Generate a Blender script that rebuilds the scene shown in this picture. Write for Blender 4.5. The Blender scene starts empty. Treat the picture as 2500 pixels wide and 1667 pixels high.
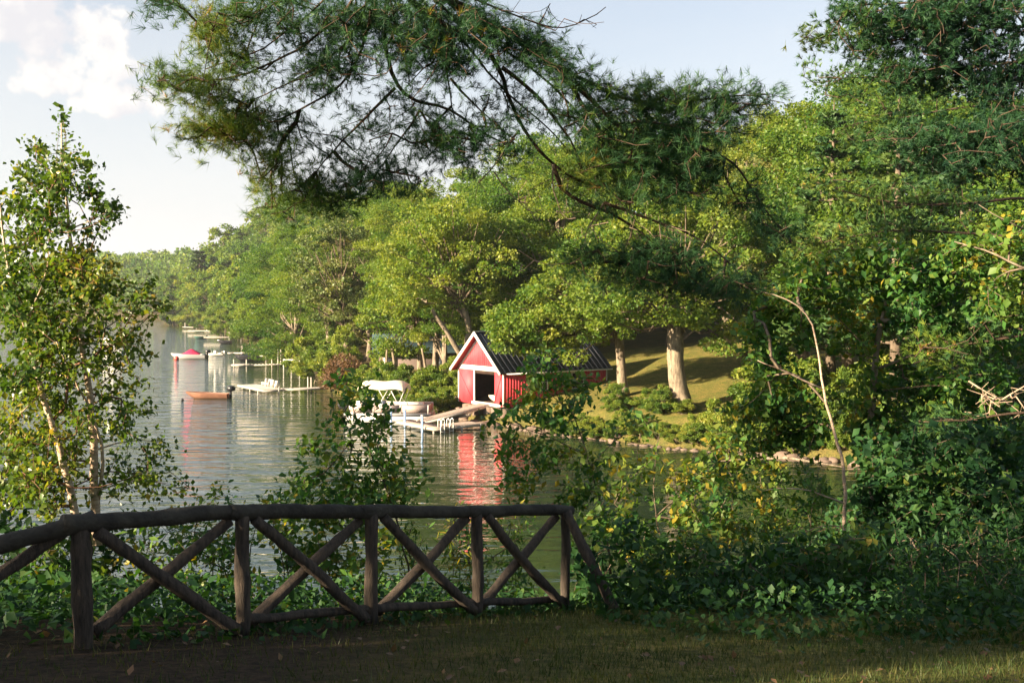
import bpy, math, random
import numpy as np
from mathutils import Vector, Matrix

# ------------------------------------------------------------------ camera, world, sun, exposure
SC = bpy.context.scene
COL = SC.collection
CAMZ = 9.5
FPX, CXP, CYP, HYP = 2500.0, 1250.0, 833.5, 738.0      # focal length and centre in photograph pixels, horizon row
PITCH = math.atan((CYP - HYP) / FPX)
cam = bpy.data.cameras.new('camera')
cam.sensor_width = 36.0; cam.lens = 36.0; cam.clip_start = 0.1; cam.clip_end = 6000
camo = bpy.data.objects.new('camera', cam); COL.objects.link(camo)
camo.location = (0, 0, CAMZ); camo.rotation_euler = (math.pi / 2 - PITCH, 0, 0)
SC.camera = camo

SUN_EL = math.radians(17)
SUN_AZ = math.atan2(-0.883, -0.469)                    # clockwise from +Y
sdir = Vector((-0.883 * math.cos(SUN_EL), -0.469 * math.cos(SUN_EL), math.sin(SUN_EL))).normalized()
W = bpy.data.worlds.new('World'); SC.world = W; W.use_nodes = True
nt = W.node_tree; nt.nodes.clear()
def wn(t, **k):
    n = nt.nodes.new(t)
    for a, b in k.items(): setattr(n, a, b)
    return n
def wmath(op, a, b=None, c=None):
    n = wn('ShaderNodeMath', operation=op)
    for i, v in enumerate((a, b, c)):
        if v is None: continue
        if isinstance(v, (int, float)): n.inputs[i].default_value = v
        else: nt.links.new(v, n.inputs[i])
    return n.outputs[0]
sky = wn('ShaderNodeTexSky', sky_type='NISHITA', sun_disc=False, sun_elevation=SUN_EL, sun_rotation=SUN_AZ,
         air_density=1.0, dust_density=1.6, ozone_density=1.2, altitude=60)
bg = wn('ShaderNodeBackground'); bg.inputs[1].default_value = 0.0505
out = wn('ShaderNodeOutputWorld')
tc = wn('ShaderNodeTexCoord')
sep = wn('ShaderNodeSeparateXYZ'); nt.links.new(tc.outputs['Generated'], sep.inputs[0])
# thin high veil: whitish haze, patchy streaks, denser to the horizon
mp = wn('ShaderNodeMapping'); mp.inputs['Scale'].default_value = (1.6, 1.6, 7.0)
nt.links.new(tc.outputs['Generated'], mp.inputs[0])
n1 = wn('ShaderNodeTexNoise'); n1.inputs['Scale'].default_value = 1.7; n1.inputs['Detail'].default_value = 5; n1.inputs['Roughness'].default_value = 0.5
nt.links.new(mp.outputs[0], n1.inputs['Vector'])
hor = wmath('SUBTRACT', 1.0, wmath('MINIMUM', wmath('MULTIPLY', wmath('MAXIMUM', sep.outputs[2], 0.0), 2.3), 1.0))
veil = wmath('MINIMUM', wmath('ADD', wmath('MULTIPLY', hor, 0.84), wmath('MULTIPLY', n1.outputs['Fac'], 0.34)), 0.97)
m1 = wn('ShaderNodeMix', data_type='RGBA'); nt.links.new(veil, m1.inputs[0]); nt.links.new(sky.outputs[0], m1.inputs[6])
m1.inputs[7].default_value = (4.35, 4.3, 4.3, 1)
# one bank of cumulus low over the lake
cdir = Vector(((130 - CXP) / FPX, 1.0, (HYP - 120) / FPX)).normalized()
dotn = wn('ShaderNodeVectorMath', operation='DISTANCE'); dotn.inputs[1].default_value = cdir
mpc = wn('ShaderNodeVectorMath', operation='NORMALIZE'); nt.links.new(tc.outputs['Generated'], mpc.inputs[0])
nt.links.new(mpc.outputs[0], dotn.inputs[0])
n2 = wn('ShaderNodeTexNoise'); n2.inputs['Scale'].default_value = 17.0; n2.inputs['Detail'].default_value = 9; n2.inputs['Roughness'].default_value = 0.52
nt.links.new(tc.outputs['Generated'], n2.inputs['Vector'])
fall = wmath('SUBTRACT', 1.0, wmath('MINIMUM', wmath('MULTIPLY', dotn.outputs['Value'], 9.0), 1.0))
c2_ = wn('ShaderNodeVectorMath', operation='DISTANCE'); c2_.inputs[1].default_value = Vector(((310 - CXP) / FPX, 1.0, (HYP - 275) / FPX)).normalized(); nt.links.new(mpc.outputs[0], c2_.inputs[0])
fall = wmath('MAXIMUM', fall, wmath('MULTIPLY', wmath('SUBTRACT', 1.0, wmath('MINIMUM', wmath('MULTIPLY', c2_.outputs['Value'], 16.0), 1.0)), 0.62))
n3 = wn('ShaderNodeTexNoise'); n3.inputs['Scale'].default_value = 5.0; n3.inputs['Detail'].default_value = 3
nt.links.new(mp.outputs[0], n3.inputs['Vector'])
cl = wmath('ADD', wmath('ADD', wmath('MULTIPLY', fall, 0.72), wmath('MULTIPLY', n2.outputs['Fac'], 2.0)), wmath('MULTIPLY', n3.outputs['Fac'], 0.45))
mr = wn('ShaderNodeMapRange', interpolation_type='SMOOTHSTEP'); mr.inputs['From Min'].default_value = 1.55; mr.inputs['From Max'].default_value = 1.70
nt.links.new(cl, mr.inputs['Value'])
# shading of the cloud: sample of the same noise shifted towards the light
sh = wn('ShaderNodeVectorMath', operation='ADD'); sh.inputs[1].default_value = (-0.012, -0.004, 0.014)
nt.links.new(tc.outputs['Generated'], sh.inputs[0])
n4 = wn('ShaderNodeTexNoise'); n4.inputs['Scale'].default_value = 17.0; n4.inputs['Detail'].default_value = 9; n4.inputs['Roughness'].default_value = 0.52
nt.links.new(sh.outputs[0], n4.inputs['Vector'])
sd = wmath('SUBTRACT', n2.outputs['Fac'], n4.outputs['Fac'])
mr2 = wn('ShaderNodeMapRange'); mr2.inputs['From Min'].default_value = -0.07; mr2.inputs['From Max'].default_value = 0.05
nt.links.new(sd, mr2.inputs['Value'])
mc = wn('ShaderNodeMix', data_type='RGBA'); nt.links.new(mr2.outputs[0], mc.inputs[0])
mc.inputs[6].default_value = (3.9, 3.85, 4.0, 1); mc.inputs[7].default_value = (4.75, 4.6, 4.45, 1)
m2 = wn('ShaderNodeMix', data_type='RGBA'); nt.links.new(wmath('MULTIPLY', wmath('MULTIPLY', mr.outputs[0], 0.95), wmath('MINIMUM', wmath('MULTIPLY', fall, 7.0), 1.0)), m2.inputs[0])
nt.links.new(m1.outputs[2], m2.inputs[6]); nt.links.new(mc.outputs[2], m2.inputs[7])
nt.links.new(m2.outputs[2], bg.inputs[0]); nt.links.new(bg.outputs[0], out.inputs[0])

sl = bpy.data.lights.new('sun', 'SUN'); sl.energy = 5.0; sl.angle = math.radians(0.6); sl.color = (1.0, 0.80, 0.55)
so = bpy.data.objects.new('sun', sl); COL.objects.link(so); so.rotation_euler = sdir.to_track_quat('Z', 'Y').to_euler()
vs = SC.view_settings
vs.view_transform = 'Standard'; vs.look = 'None'; vs.exposure = 2.15; vs.gamma = 1.0; vs.use_curve_mapping = False
SC.cycles.max_bounces = 6; SC.cycles.diffuse_bounces = 3; SC.cycles.glossy_bounces = 3; SC.cycles.transmission_bounces = 3
SC.cycles.transparent_max_bounces = 4; SC.cycles.use_denoising = True
SC.cycles.caustics_reflective = False; SC.cycles.caustics_refractive = False
SC.cycles.sample_clamp_indirect = 4.0

# ------------------------------------------------------------------ helpers
def P(px, py, Y):
    """photograph pixel + forward distance -> world point"""
    cp, sp = math.cos(PITCH), math.sin(PITCH)
    dx = px - CXP; dv = CYP - py
    d = np.array([dx, FPX * cp + dv * sp, -FPX * sp + dv * cp])
    return np.array([0, 0, CAMZ]) + d * (Y / d[1])
def PW(px, py, z=0.0):
    """pixel of a point at height z -> world point"""
    cp, sp = math.cos(PITCH), math.sin(PITCH)
    d = np.array([px - CXP, FPX * cp + (CYP - py) * sp, -FPX * sp + (CYP - py) * cp])
    return np.array([0, 0, CAMZ]) + d * ((z - CAMZ) / d[2])
RNG = np.random.default_rng(7)

def props(o, label=None, cat=None, group=None, kind=None):
    if label: o['label'] = label
    if cat: o['category'] = cat
    if group: o['group'] = group
    if kind: o['kind'] = kind
    return o
def thing(name, label, cat, loc=(0, 0, 0), rotz=0.0, group=None):
    o = bpy.data.objects.new(name, None); COL.objects.link(o)
    o.location = loc; o.rotation_euler = (0, 0, rotz); o.empty_display_size = 0.2
    return props(o, label, cat, group)
def mesh(name, V, F, mat=None, smooth=False, tint=None):
    """V (n,3); F (m,k) array, or list of such arrays"""
    V = np.asarray(V, dtype=np.float32)
    Fs = F if isinstance(F, list) and len(F) and np.ndim(F[0]) == 2 else [F]
    Fs = [np.asarray(f, dtype=np.int32) for f in Fs if len(f)]
    me = bpy.data.meshes.new(name)
    me.vertices.add(len(V)); me.vertices.foreach_set('co', V.ravel())
    tot = np.concatenate([np.full(len(f), f.shape[1], dtype=np.int32) for f in Fs])
    idx = np.concatenate([f.ravel() for f in Fs])
    me.loops.add(len(idx)); me.loops.foreach_set('vertex_index', idx)
    me.polygons.add(len(tot))
    st = np.zeros(len(tot), dtype=np.int32); st[1:] = np.cumsum(tot)[:-1]
    me.polygons.foreach_set('loop_start', st); me.polygons.foreach_set('loop_total', tot)
    if smooth: me.polygons.foreach_set('use_smooth', np.ones(len(tot), dtype=bool))
    if tint is not None:
        a = me.attributes.new('tint', 'FLOAT', 'POINT'); a.data.foreach_set('value', np.asarray(tint, dtype=np.float32))
    me.update(calc_edges=True)
    if mat: me.materials.append(mat)
    return me
def link(name, me, parent=None, loc=None, rot=None):
    o = bpy.data.objects.new(name, me); COL.objects.link(o)
    if parent is not None: o.parent = parent
    if loc is not None: o.location = loc
    if rot is not None: o.rotation_euler = rot
    return o
class MB:
    """collects boxes, prisms, tubes; builds ONE mesh"""
    def __init__(s): s.v = []; s.q = []; s.t = []; s.n = 0
    def add(s, v, q=None, t=None):
        v = np.asarray(v, dtype=float)
        s.v.append(v)
        if q is not None and len(q): s.q.append(np.asarray(q) + s.n)
        if t is not None and len(t): s.t.append(np.asarray(t) + s.n)
        s.n += len(v); return s
    def box(s, a, b):
        x0, y0, z0 = a; x1, y1, z1 = b
        v = [(x0,y0,z0),(x1,y0,z0),(x1,y1,z0),(x0,y1,z0),(x0,y0,z1),(x1,y0,z1),(x1,y1,z1),(x0,y1,z1)]
        return s.add(v, [(0,3,2,1),(4,5,6,7),(0,1,5,4),(1,2,6,5),(2,3,7,6),(3,0,4,7)])
    def beam(s, a, b, w, h, up=(0, 0, 1)):
        a = np.array(a, float); b = np.array(b, float); d = b - a; d /= np.linalg.norm(d)
        up = np.array(up, float); sx = np.cross(d, up); sx /= np.linalg.norm(sx); u = np.cross(sx, d)
        c = [(-w/2, -h/2), (w/2, -h/2), (w/2, h/2), (-w/2, h/2)]
        v = [a + sx*p + u*q for p, q in c] + [b + sx*p + u*q for p, q in c]
        return s.add(v, [(3,2,1,0),(4,5,6,7),(0,1,5,4),(1,2,6,5),(2,3,7,6),(3,0,4,7)])
    def tube(s, pts, rad, sides=8, cap=True, noise=0.0):
        pts = np.asarray(pts, float); n = len(pts)
        rad = np.full(n, rad, float) if np.isscalar(rad) else np.asarray(rad, float)
        T = np.gradient(pts, axis=0); T /= np.linalg.norm(T, axis=1)[:, None] + 1e-9
        ref = np.array([0, 0, 1.0]) if abs(T[0][2]) < 0.9 else np.array([1.0, 0, 0])
        vs = []; ang = np.linspace(0, 2*np.pi, sides, endpoint=False)
        for i in range(n):
            a = np.cross(T[i], ref); a /= np.linalg.norm(a) + 1e-9; b = np.cross(a, T[i]); ref = b
            r = rad[i] * (1 + (RNG.normal(0, noise, sides) if noise else 0))
            r = np.broadcast_to(r, sides)
            vs.append(pts[i] + np.cos(ang)[:, None]*a*r[:, None] + np.sin(ang)[:, None]*b*r[:, None])
        v = np.concatenate(vs); k = np.arange(sides); k2 = (k+1) % sides
        q = np.concatenate([np.stack([i*sides+k, i*sides+k2, (i+1)*sides+k2, (i+1)*sides+k], 1) for i in range(n-1)])
        t = None
        if cap:
            v = np.concatenate([v, pts[:1], pts[-1:]]); c0 = n*sides; c1 = c0+1
            t = np.concatenate([np.stack([k2, k, np.full(sides, c0)], 1), np.stack([(n-1)*sides+k, (n-1)*sides+k2, np.full(sides, c1)], 1)])
        return s.add(v, q, t)
    def me(s, name, mat, smooth=False):
        F = []
        if s.q: F.append(np.concatenate(s.q))
        if s.t: F.append(np.concatenate(s.t))
        return mesh(name, np.concatenate(s.v), F, mat, smooth)
    def build(s, name, mat, parent=None, smooth=False, loc=None, rot=None):
        return link(name, s.me(name, mat, smooth), parent, loc, rot)

# ------------------------------------------------------------------ materials
def mat(name, col, rough=0.8, spec=0.3, noise=None, col2=None, bump=0.0, bscale=20.0, metallic=0.0, stretch=None, emis=None):
    m = bpy.data.materials.new(name); m.use_nodes = True
    N = m.node_tree.nodes; L = m.node_tree.links; b = N['Principled BSDF']
    b.inputs['Base Color'].default_value = (*col, 1); b.inputs['Roughness'].default_value = rough
    b.inputs['Specular IOR Level'].default_value = spec; b.inputs['Metallic'].default_value = metallic
    vec = None
    if noise or bump:
        t = N.new('ShaderNodeTexCoord'); mp = N.new('ShaderNodeMapping'); L.new(t.outputs['Object'], mp.inputs[0])
        if stretch: mp.inputs['Scale'].default_value = stretch
        vec = mp.outputs[0]
    if noise:
        n = N.new('ShaderNodeTexNoise'); n.inputs['Scale'].default_value = noise; n.inputs['Detail'].default_value = 6; n.inputs['Roughness'].default_value = 0.65
        L.new(vec, n.inputs['Vector'])
        r = N.new('ShaderNodeMapRange'); r.inputs['From Min'].default_value = 0.34; r.inputs['From Max'].default_value = 0.66
        L.new(n.outputs['Fac'], r.inputs['Value'])
        x = N.new('ShaderNodeMix'); x.data_type = 'RGBA'; L.new(r.outputs[0], x.inputs[0])
        x.inputs[6].default_value = (*col, 1); x.inputs[7].default_value = (*(col2 or tuple(c*0.6 for c in col)), 1)
        L.new(x.outputs[2], b.inputs['Base Color'])
    if bump:
        n = N.new('ShaderNodeTexNoise'); n.inputs['Scale'].default_value = bscale; n.inputs['Detail'].default_value = 5
        L.new(vec, n.inputs['Vector'])
        p = N.new('ShaderNodeBump'); p.inputs['Strength'].default_value = bump; p.inputs['Distance'].default_value = 0.02
        L.new(n.outputs['Fac'], p.inputs['Height']); L.new(p.outputs[0], b.inputs['Normal'])
    return m
def leafmat(name, stops, trans=0.35, rough=0.45, spec=0.25, rand=0.45):
    """stops: [(pos, rgb)] ; colour by per-leaf tint and per-object random"""
    m = bpy.data.materials.new(name); m.use_nodes = True
    N = m.node_tree.nodes; L = m.node_tree.links; b = N['Principled BSDF']; o = N['Material Output']
    a = N.new('ShaderNodeAttribute'); a.attribute_name = 'tint'
    oi = N.new('ShaderNodeObjectInfo')
    f = N.new('ShaderNodeMath'); f.operation = 'MULTIPLY_ADD'; L.new(oi.outputs['Random'], f.inputs[0]); f.inputs[1].default_value = rand; f.inputs[2].default_value = -rand/2
    s = N.new('ShaderNodeMath'); s.operation = 'ADD'; L.new(a.outputs['Fac'], s.inputs[0]); L.new(f.outputs[0], s.inputs[1])
    r = N.new('ShaderNodeValToRGB'); L.new(s.outputs[0], r.inputs[0])
    e = r.color_ramp.elements
    while len(e) > 1: e.remove(e[-1])
    e[0].position = stops[0][0]; e[0].color = (*stops[0][1], 1)
    for p_, c in stops[1:]:
        x = e.new(p_); x.color = (*c, 1)
    L.new(r.outputs[0], b.inputs['Base Color']); b.inputs['Roughness'].default_value = rough; b.inputs['Specular IOR Level'].default_value = spec
    t = N.new('ShaderNodeBsdfTranslucent')
    g = N.new('ShaderNodeMix'); g.data_type = 'RGBA'; g.blend_type = 'MULTIPLY'; g.inputs[0].default_value = 1
    L.new(r.outputs[0], g.inputs[6]); g.inputs[7].default_value = (1.5, 1.45, 0.45, 1); L.new(g.outputs[2], t.inputs[0])
    x = N.new('ShaderNodeMixShader'); x.inputs[0].default_value = trans
    L.new(b.outputs[0], x.inputs[1]); L.new(t.outputs[0], x.inputs[2]); L.new(x.outputs[0], o.inputs[0])
    return m
M = {}
M['leaf_far'] = leafmat('leaf_far', [(0.0, (0.03, 0.085, 0.02)), (0.3, (0.08, 0.165, 0.027)), (0.65, (0.16, 0.225, 0.036)), (1.0, (0.25, 0.275, 0.05))], 0.45, rand=0.4)
M['leaf_bush'] = leafmat('leaf_bush', [(0.0, (0.05, 0.11, 0.022)), (0.4, (0.12, 0.19, 0.03)), (0.75, (0.22, 0.27, 0.045)), (1.0, (0.30, 0.29, 0.06))], 0.4, rand=0.5)
M['leaf_pale'] = leafmat('leaf_pale', [(0.0, (0.06, 0.11, 0.035)), (0.5, (0.15, 0.19, 0.06)), (1.0, (0.25, 0.24, 0.085))], 0.32)
M['leaf_near'] = leafmat('leaf_near', [(0.0, (0.024, 0.08, 0.03)), (0.45, (0.055, 0.15, 0.03)), (0.85, (0.15, 0.21, 0.035)), (0.97, (0.3, 0.24, 0.03))], 0.38, 0.48, 0.28, 0.1)
M['leaf_shade'] = leafmat('leaf_shade', [(0.0, (0.014, 0.05, 0.02)), (0.5, (0.034, 0.095, 0.025)), (0.9, (0.09, 0.135, 0.028)), (1.0, (0.2, 0.17, 0.03))], 0.36, 0.55, 0.22, 0.1)  # darker copy of the near leaf, understory shade put into its colour
M['leaf_birch'] = leafmat('leaf_birch', [(0.0, (0.035, 0.08, 0.016)), (0.45, (0.085, 0.15, 0.022)), (0.8, (0.18, 0.20, 0.035)), (1.0, (0.36, 0.27, 0.06))], 0.42, 0.35, 0.4, 0.1)
M['needle'] = leafmat('needle', [(0.0, (0.010, 0.042, 0.026)), (0.45, (0.036, 0.098, 0.036)), (0.72, (0.09, 0.16, 0.025)), (0.96, (0.19, 0.23, 0.035)), (1.0, (0.30, 0.12, 0.05))], 0.22, 0.5, 0.2, 0.05)
M['needle_far'] = leafmat('needle_far', [(0.0, (0.016, 0.055, 0.022)), (0.5, (0.05, 0.11, 0.03)), (1.0, (0.12, 0.17, 0.045))], 0.2, 0.5, 0.2, 0.2)
M['bush_red'] = leafmat('bush_red', [(0.0, (0.10, 0.055, 0.03)), (1.0, (0.22, 0.13, 0.07))], 0.2)
M['bark'] = mat('bark', (0.19, 0.15, 0.11), 0.9, 0.1, 3.0, (0.08, 0.06, 0.045), 0.6, 9.0, stretch=(3, 3, 0.7))
M['bark_pale'] = mat('bark_pale', (0.30, 0.245, 0.18), 0.85, 0.1, 3.4, (0.10, 0.08, 0.06), 0.7, 6.0, stretch=(2.5, 2.5, 0.6))
M['bark_pine'] = mat('bark_pine', (0.11, 0.075, 0.055), 0.9, 0.1, 9.0, (0.055, 0.04, 0.03), 0.8, 30.0)
M['birch_bark'] = mat('birch_bark', (0.60, 0.49, 0.38), 0.6, 0.3, 9.0, (0.30, 0.19, 0.13), 0.4, 14.0, stretch=(0.5, 0.5, 4.0))
M['birch_twig'] = mat('birch_twig', (0.17, 0.085, 0.05), 0.6, 0.3, 5.0, (0.10, 0.05, 0.03))
M['deadwood'] = mat('deadwood', (0.42, 0.32, 0.24), 0.8, 0.2, 12.0, (0.24, 0.18, 0.13), 0.4, 40.0)
M['log'] = mat('log', (0.13, 0.10, 0.078), 0.85, 0.2, 5.0, (0.045, 0.04, 0.036), 0.9, 26.0, stretch=(6, 6, 1.0))
M['logtop'] = mat('logtop', (0.075, 0.068, 0.055), 0.85, 0.2, 5.0, (0.03, 0.027, 0.024), 0.9, 26.0)
M['red'] = mat('red', (0.62, 0.07, 0.09), 0.6, 0.3, 1.4, (0.50, 0.045, 0.06), 0.03, 8.0, stretch=(1, 1, 0.2))
M['white'] = mat('white', (0.78, 0.76, 0.72), 0.5, 0.35, 2.5, (0.66, 0.63, 0.58))
M['roof'] = mat('roof', (0.018, 0.024, 0.044), 0.55, 0.3, 1.5, (0.032, 0.038, 0.05))
M['dark'] = mat('dark', (0.03, 0.022, 0.02), 0.9, 0.1)
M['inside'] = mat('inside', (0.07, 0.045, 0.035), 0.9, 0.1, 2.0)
M['deck'] = mat('deck', (0.36, 0.30, 0.26), 0.8, 0.2, 3.0, (0.26, 0.21, 0.18), 0.3, 15.0)
M['deck_pale'] = mat('deck_pale', (0.50, 0.46, 0.42), 0.8, 0.2, 3.0, (0.40, 0.36, 0.32))
M['bluepipe'] = mat('bluepipe', (0.28, 0.42, 0.66), 0.4, 0.5)
M['stone'] = mat('stone', (0.21, 0.155, 0.12), 0.9, 0.2, 1.8, (0.15, 0.11, 0.09), 0.6, 6.0)
M['black'] = mat('black', (0.018, 0.018, 0.022), 0.35, 0.5)
M['tanboat'] = mat('tanboat', (0.25, 0.125, 0.08), 0.45, 0.4, 2.0, (0.18, 0.085, 0.055))
M['redcover'] = mat('redcover', (0.55, 0.03, 0.10), 0.7, 0.2, 2.0, (0.42, 0.025, 0.08))
M['greyhull'] = mat('greyhull', (0.42, 0.42, 0.42), 0.35, 0.5)
M['canvas'] = mat('canvas', (0.75, 0.68, 0.55), 0.8, 0.2, 1.5, (0.66, 0.60, 0.48))
M['panel'] = mat('panel', (0.36, 0.28, 0.25), 0.5, 0.4, 1.5, (0.30, 0.23, 0.21))
M['bluegrey'] = mat('bluegrey', (0.30, 0.36, 0.46), 0.5, 0.4)
M['housewall'] = mat('housewall', (0.17, 0.13, 0.115), 0.85, 0.2, 1.0, (0.13, 0.10, 0.09))
M['tealroof'] = mat('tealroof', (0.045, 0.08, 0.09), 0.8, 0.2, 2.0, (0.035, 0.06, 0.07))
M['glass'] = mat('glass', (0.03, 0.035, 0.04), 0.08, 0.8)
M['redbuoy'] = mat('redbuoy', (0.7, 0.08, 0.06), 0.4, 0.5)
M['green_boat'] = mat('green_boat', (0.06, 0.14, 0.12), 0.4, 0.5)
def groundmat():
    m = bpy.data.materials.new('ground'); m.use_nodes = True
    N = m.node_tree.nodes; L = m.node_tree.links; b = N['Principled BSDF']; b.inputs['Roughness'].default_value = 0.95; b.inputs['Specular IOR Level'].default_value = 0.1
    g = N.new('ShaderNodeNewGeometry')
    def noise(s, d=5):
        n = N.new('ShaderNodeTexNoise'); n.inputs['Scale'].default_value = s; n.inputs['Detail'].default_value = d; n.inputs['Roughness'].default_value = 0.6
        L.new(g.outputs['Position'], n.inputs['Vector']); return n.outputs['Fac']
    def rng(v, a, c):
        r = N.new('ShaderNodeMapRange'); r.inputs['From Min'].default_value = a; r.inputs['From Max'].default_value = c; L.new(v, r.inputs['Value']); return r.outputs[0]
    def mixc(f, a, c):
        x = N.new('ShaderNodeMix'); x.data_type = 'RGBA'; L.new(f, x.inputs[0])
        for i, v in ((6, a), (7, c)):
            if isinstance(v, tuple): x.inputs[i].default_value = (*v, 1)
            else: L.new(v, x.inputs[i])
        return x.outputs[2]
    grass = mixc(rng(noise(1.1), 0.35, 0.65), (0.13, 0.145, 0.032), (0.26, 0.20, 0.06))
    grass = mixc(rng(noise(9.0), 0.4, 0.7), grass, (0.05, 0.06, 0.018))
    duff_shade = mixc(rng(noise(14.0), 0.35, 0.65), (0.022, 0.017, 0.011), (0.065, 0.042, 0.026))  # forest duff, darkened so its colour stands in for foreground shade
    a = N.new('ShaderNodeAttribute'); a.attribute_name = 'tint'
    c = mixc(a.outputs['Fac'], duff_shade, grass)
    L.new(c, b.inputs['Base Color'])
    p = N.new('ShaderNodeBump'); p.inputs['Strength'].default_value = 0.8; p.inputs['Distance'].default_value = 0.04; L.new(noise(22.0), p.inputs['Height']); L.new(p.outputs[0], b.inputs['Normal'])
    return m
M['ground'] = groundmat()
def watermat():
    m = bpy.data.materials.new('water'); m.use_nodes = True
    N = m.node_tree.nodes; L = m.node_tree.links; b = N['Principled BSDF']
    b.inputs['Base Color'].default_value = (0.018, 0.032, 0.018, 1); b.inputs['Roughness'].default_value = 0.03; b.inputs['IOR'].default_value = 1.6
    g = N.new('ShaderNodeNewGeometry')
    def layer(scale, sx, sy, rot, dist, det=3):
        mp = N.new('ShaderNodeMapping'); mp.inputs['Scale'].default_value = (sx, sy, 1); mp.inputs['Rotation'].default_value = (0, 0, rot)
        L.new(g.outputs['Position'], mp.inputs[0])
        n = N.new('ShaderNodeTexNoise'); n.inputs['Scale'].default_value = scale; n.inputs['Detail'].default_value = det; n.inputs['Roughness'].default_value = 0.5; n.inputs['Distortion'].default_value = 0.3
        L.new(mp.outputs[0], n.inputs['Vector'])
        x = N.new('ShaderNodeMath'); x.operation = 'MULTIPLY'; L.new(n.outputs['Fac'], x.inputs[0]); x.inputs[1].default_value = dist
        return x.outputs[0]
    a = layer(0.5, 0.55, 1.7, 0.32, 0.15, 4); c = layer(0.2, 0.6, 1.3, 0.15, 0.10, 2)
    s = N.new('ShaderNodeMath'); s.operation = 'ADD'; L.new(a, s.inputs[0]); L.new(c, s.inputs[1])
    sx_ = N.new('ShaderNodeSeparateXYZ'); L.new(g.outputs['Position'], sx_.inputs[0])
    mr_ = N.new('ShaderNodeMapRange'); mr_.inputs['From Min'].default_value = 0.0; mr_.inputs['From Max'].default_value = -24.0; mr_.inputs['To Min'].default_value = 0.55; mr_.inputs['To Max'].default_value = 2.0
    L.new(sx_.outputs[0], mr_.inputs['Value'])
    p = N.new('ShaderNodeBump'); p.inputs['Strength'].default_value = 1.0; L.new(mr_.outputs[0], p.inputs['Distance'])
    L.new(s.outputs[0], p.inputs['Height']); L.new(p.outputs[0], b.inputs['Normal'])
    return m
M['water'] = watermat()

# ------------------------------------------------------------------ terrain and water
SHORE = np.array([(-400, -160), (-120, -20), (-60, 12), (-25, 22), (-10, 25), (-3, 26), (3, 29), (8, 34), (12, 41), (16, 48), (20, 55), (21.5, 58),
    (19.5, 61.5), (17, 63.5), (13.5, 65.5), (11, 67), (7, 70), (3.5, 74), (1.5, 77), (-0.5, 79), (-2.6, 80.5), (-5, 86), (-9, 91), (-13, 97), (-17, 104), (-20, 111),
    (-25, 130), (-29, 152), (-34, 167), (-41, 184), (-52, 215), (-69, 263), (-86, 322), (-110, 372), (-136, 428), (-152, 448), (-160, 480), (-175, 540), (-235, 600),
    (-330, 660), (-600, 720), (-1600, 760)], float)
WPOLY = np.concatenate([SHORE, [(-1600, -160)]])
def inside(poly, x, y):
    r = np.zeros(x.shape, bool)
    for i in range(len(poly)):
        x0, y0 = poly[i]; x1, y1 = poly[(i+1) % len(poly)]
        c = ((y0 > y) != (y1 > y)) & (x < (x1-x0)*(y-y0)/((y1-y0) if y1 != y0 else 1e-9) + x0)
        r ^= c
    return r
def shore_d(x, y):
    d = np.full(x.shape, 1e9)
    for i in range(len(SHORE)-1):
        a, b = SHORE[i], SHORE[i+1]; ab = b-a
        t = np.clip(((x-a[0])*ab[0] + (y-a[1])*ab[1]) / (ab@ab), 0, 1)
        d = np.minimum(d, np.hypot(x-a[0]-t*ab[0], y-a[1]-t*ab[1]))
    return np.where(inside(WPOLY, x, y), -d, d)
def vnoise(x, y, s):
    return (np.sin(x/s*1.3+1.1)*np.cos(y/s*1.7+.3) + 0.6*np.sin(x/s*2.9+y/s*1.9+2.0) + 0.4*np.cos(y/s*4.1-x/s*2.3)) / 2
def gz(x, y):
    x = np.atleast_1d(np.asarray(x, float)); y = np.atleast_1d(np.asarray(y, float))
    d = shore_d(x, y)
    plane = np.clip(8.34 - 0.031*x - 0.189*y, 3.0, 7.95)
    near = np.minimum(plane, 0.35 + 6.5*(np.maximum(d, 0)/17)**1.3) + 0.02*vnoise(x, y, 1.2)
    dd = np.maximum(d, 0)
    far = 0.35 + 0.75*np.clip(dd/2.5, 0, 1) + (0.17 + 0.26*np.clip((y-120)/90, 0, 1)*np.clip((520-y)/60, 0.3, 1))*np.minimum(dd, 45) + 0.07*np.clip(dd-45, 0, 90) + 0.15*vnoise(x, y, 9)*np.clip(dd/6, 0, 1)
    far = far + 34*np.exp(-((x+95)/88)**2 - ((y-540)/120)**2)*np.clip(dd/50, 0, 1)
    hill = np.clip((y-520)/150, 0, 1); far = far + hill*np.clip(dd/60, 0, 1)*12
    w = np.clip((y-44)/12, 0, 1); w = w*w*(3-2*w)
    z = near*(1-w) + far*w
    return np.where(d > 0, z, np.maximum(-2.5, 0.35 + d*2.2))
def gz1(x, y): return float(gz(x, y)[0])
u = np.linspace(-1, 1, 281); xs = np.sign(u)*np.sinh(np.abs(u)*5.2)*10.0/ math.sinh(5.2)*90
v = np.linspace(0, 1, 421); ys = -70 + 70*(v*6)*(v < 1/6) + 0*v
vv = np.linspace(0, 1, 380)
ys = np.concatenate([np.linspace(-60, -1, 18), np.sinh(vv*4.4)/math.sinh(4.4)*1500])
GX, GY = np.meshgrid(xs, ys); Z = gz(GX.ravel(), GY.ravel())
dsh = shore_d(GX.ravel(), GY.ravel())
gx, gy = GX.ravel(), GY.ravel()
lawn = ((gx > 0) & (gx < 34) & (gy > 66) & (gy < 100) & (dsh > 1.5)) | ((gy < 11.5) & (dsh > 12))
tn = np.where(lawn, 1.0, 0.15); tn = np.where((gy < 20) & lawn, np.clip((gx+1.5)/2.5, 0, 1)*.8, tn); tn = np.where((gy > 56) & (gy < 110) & ~lawn, 0.6, tn)  # left foreground lawn turned to dark duff, painting its shade
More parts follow.
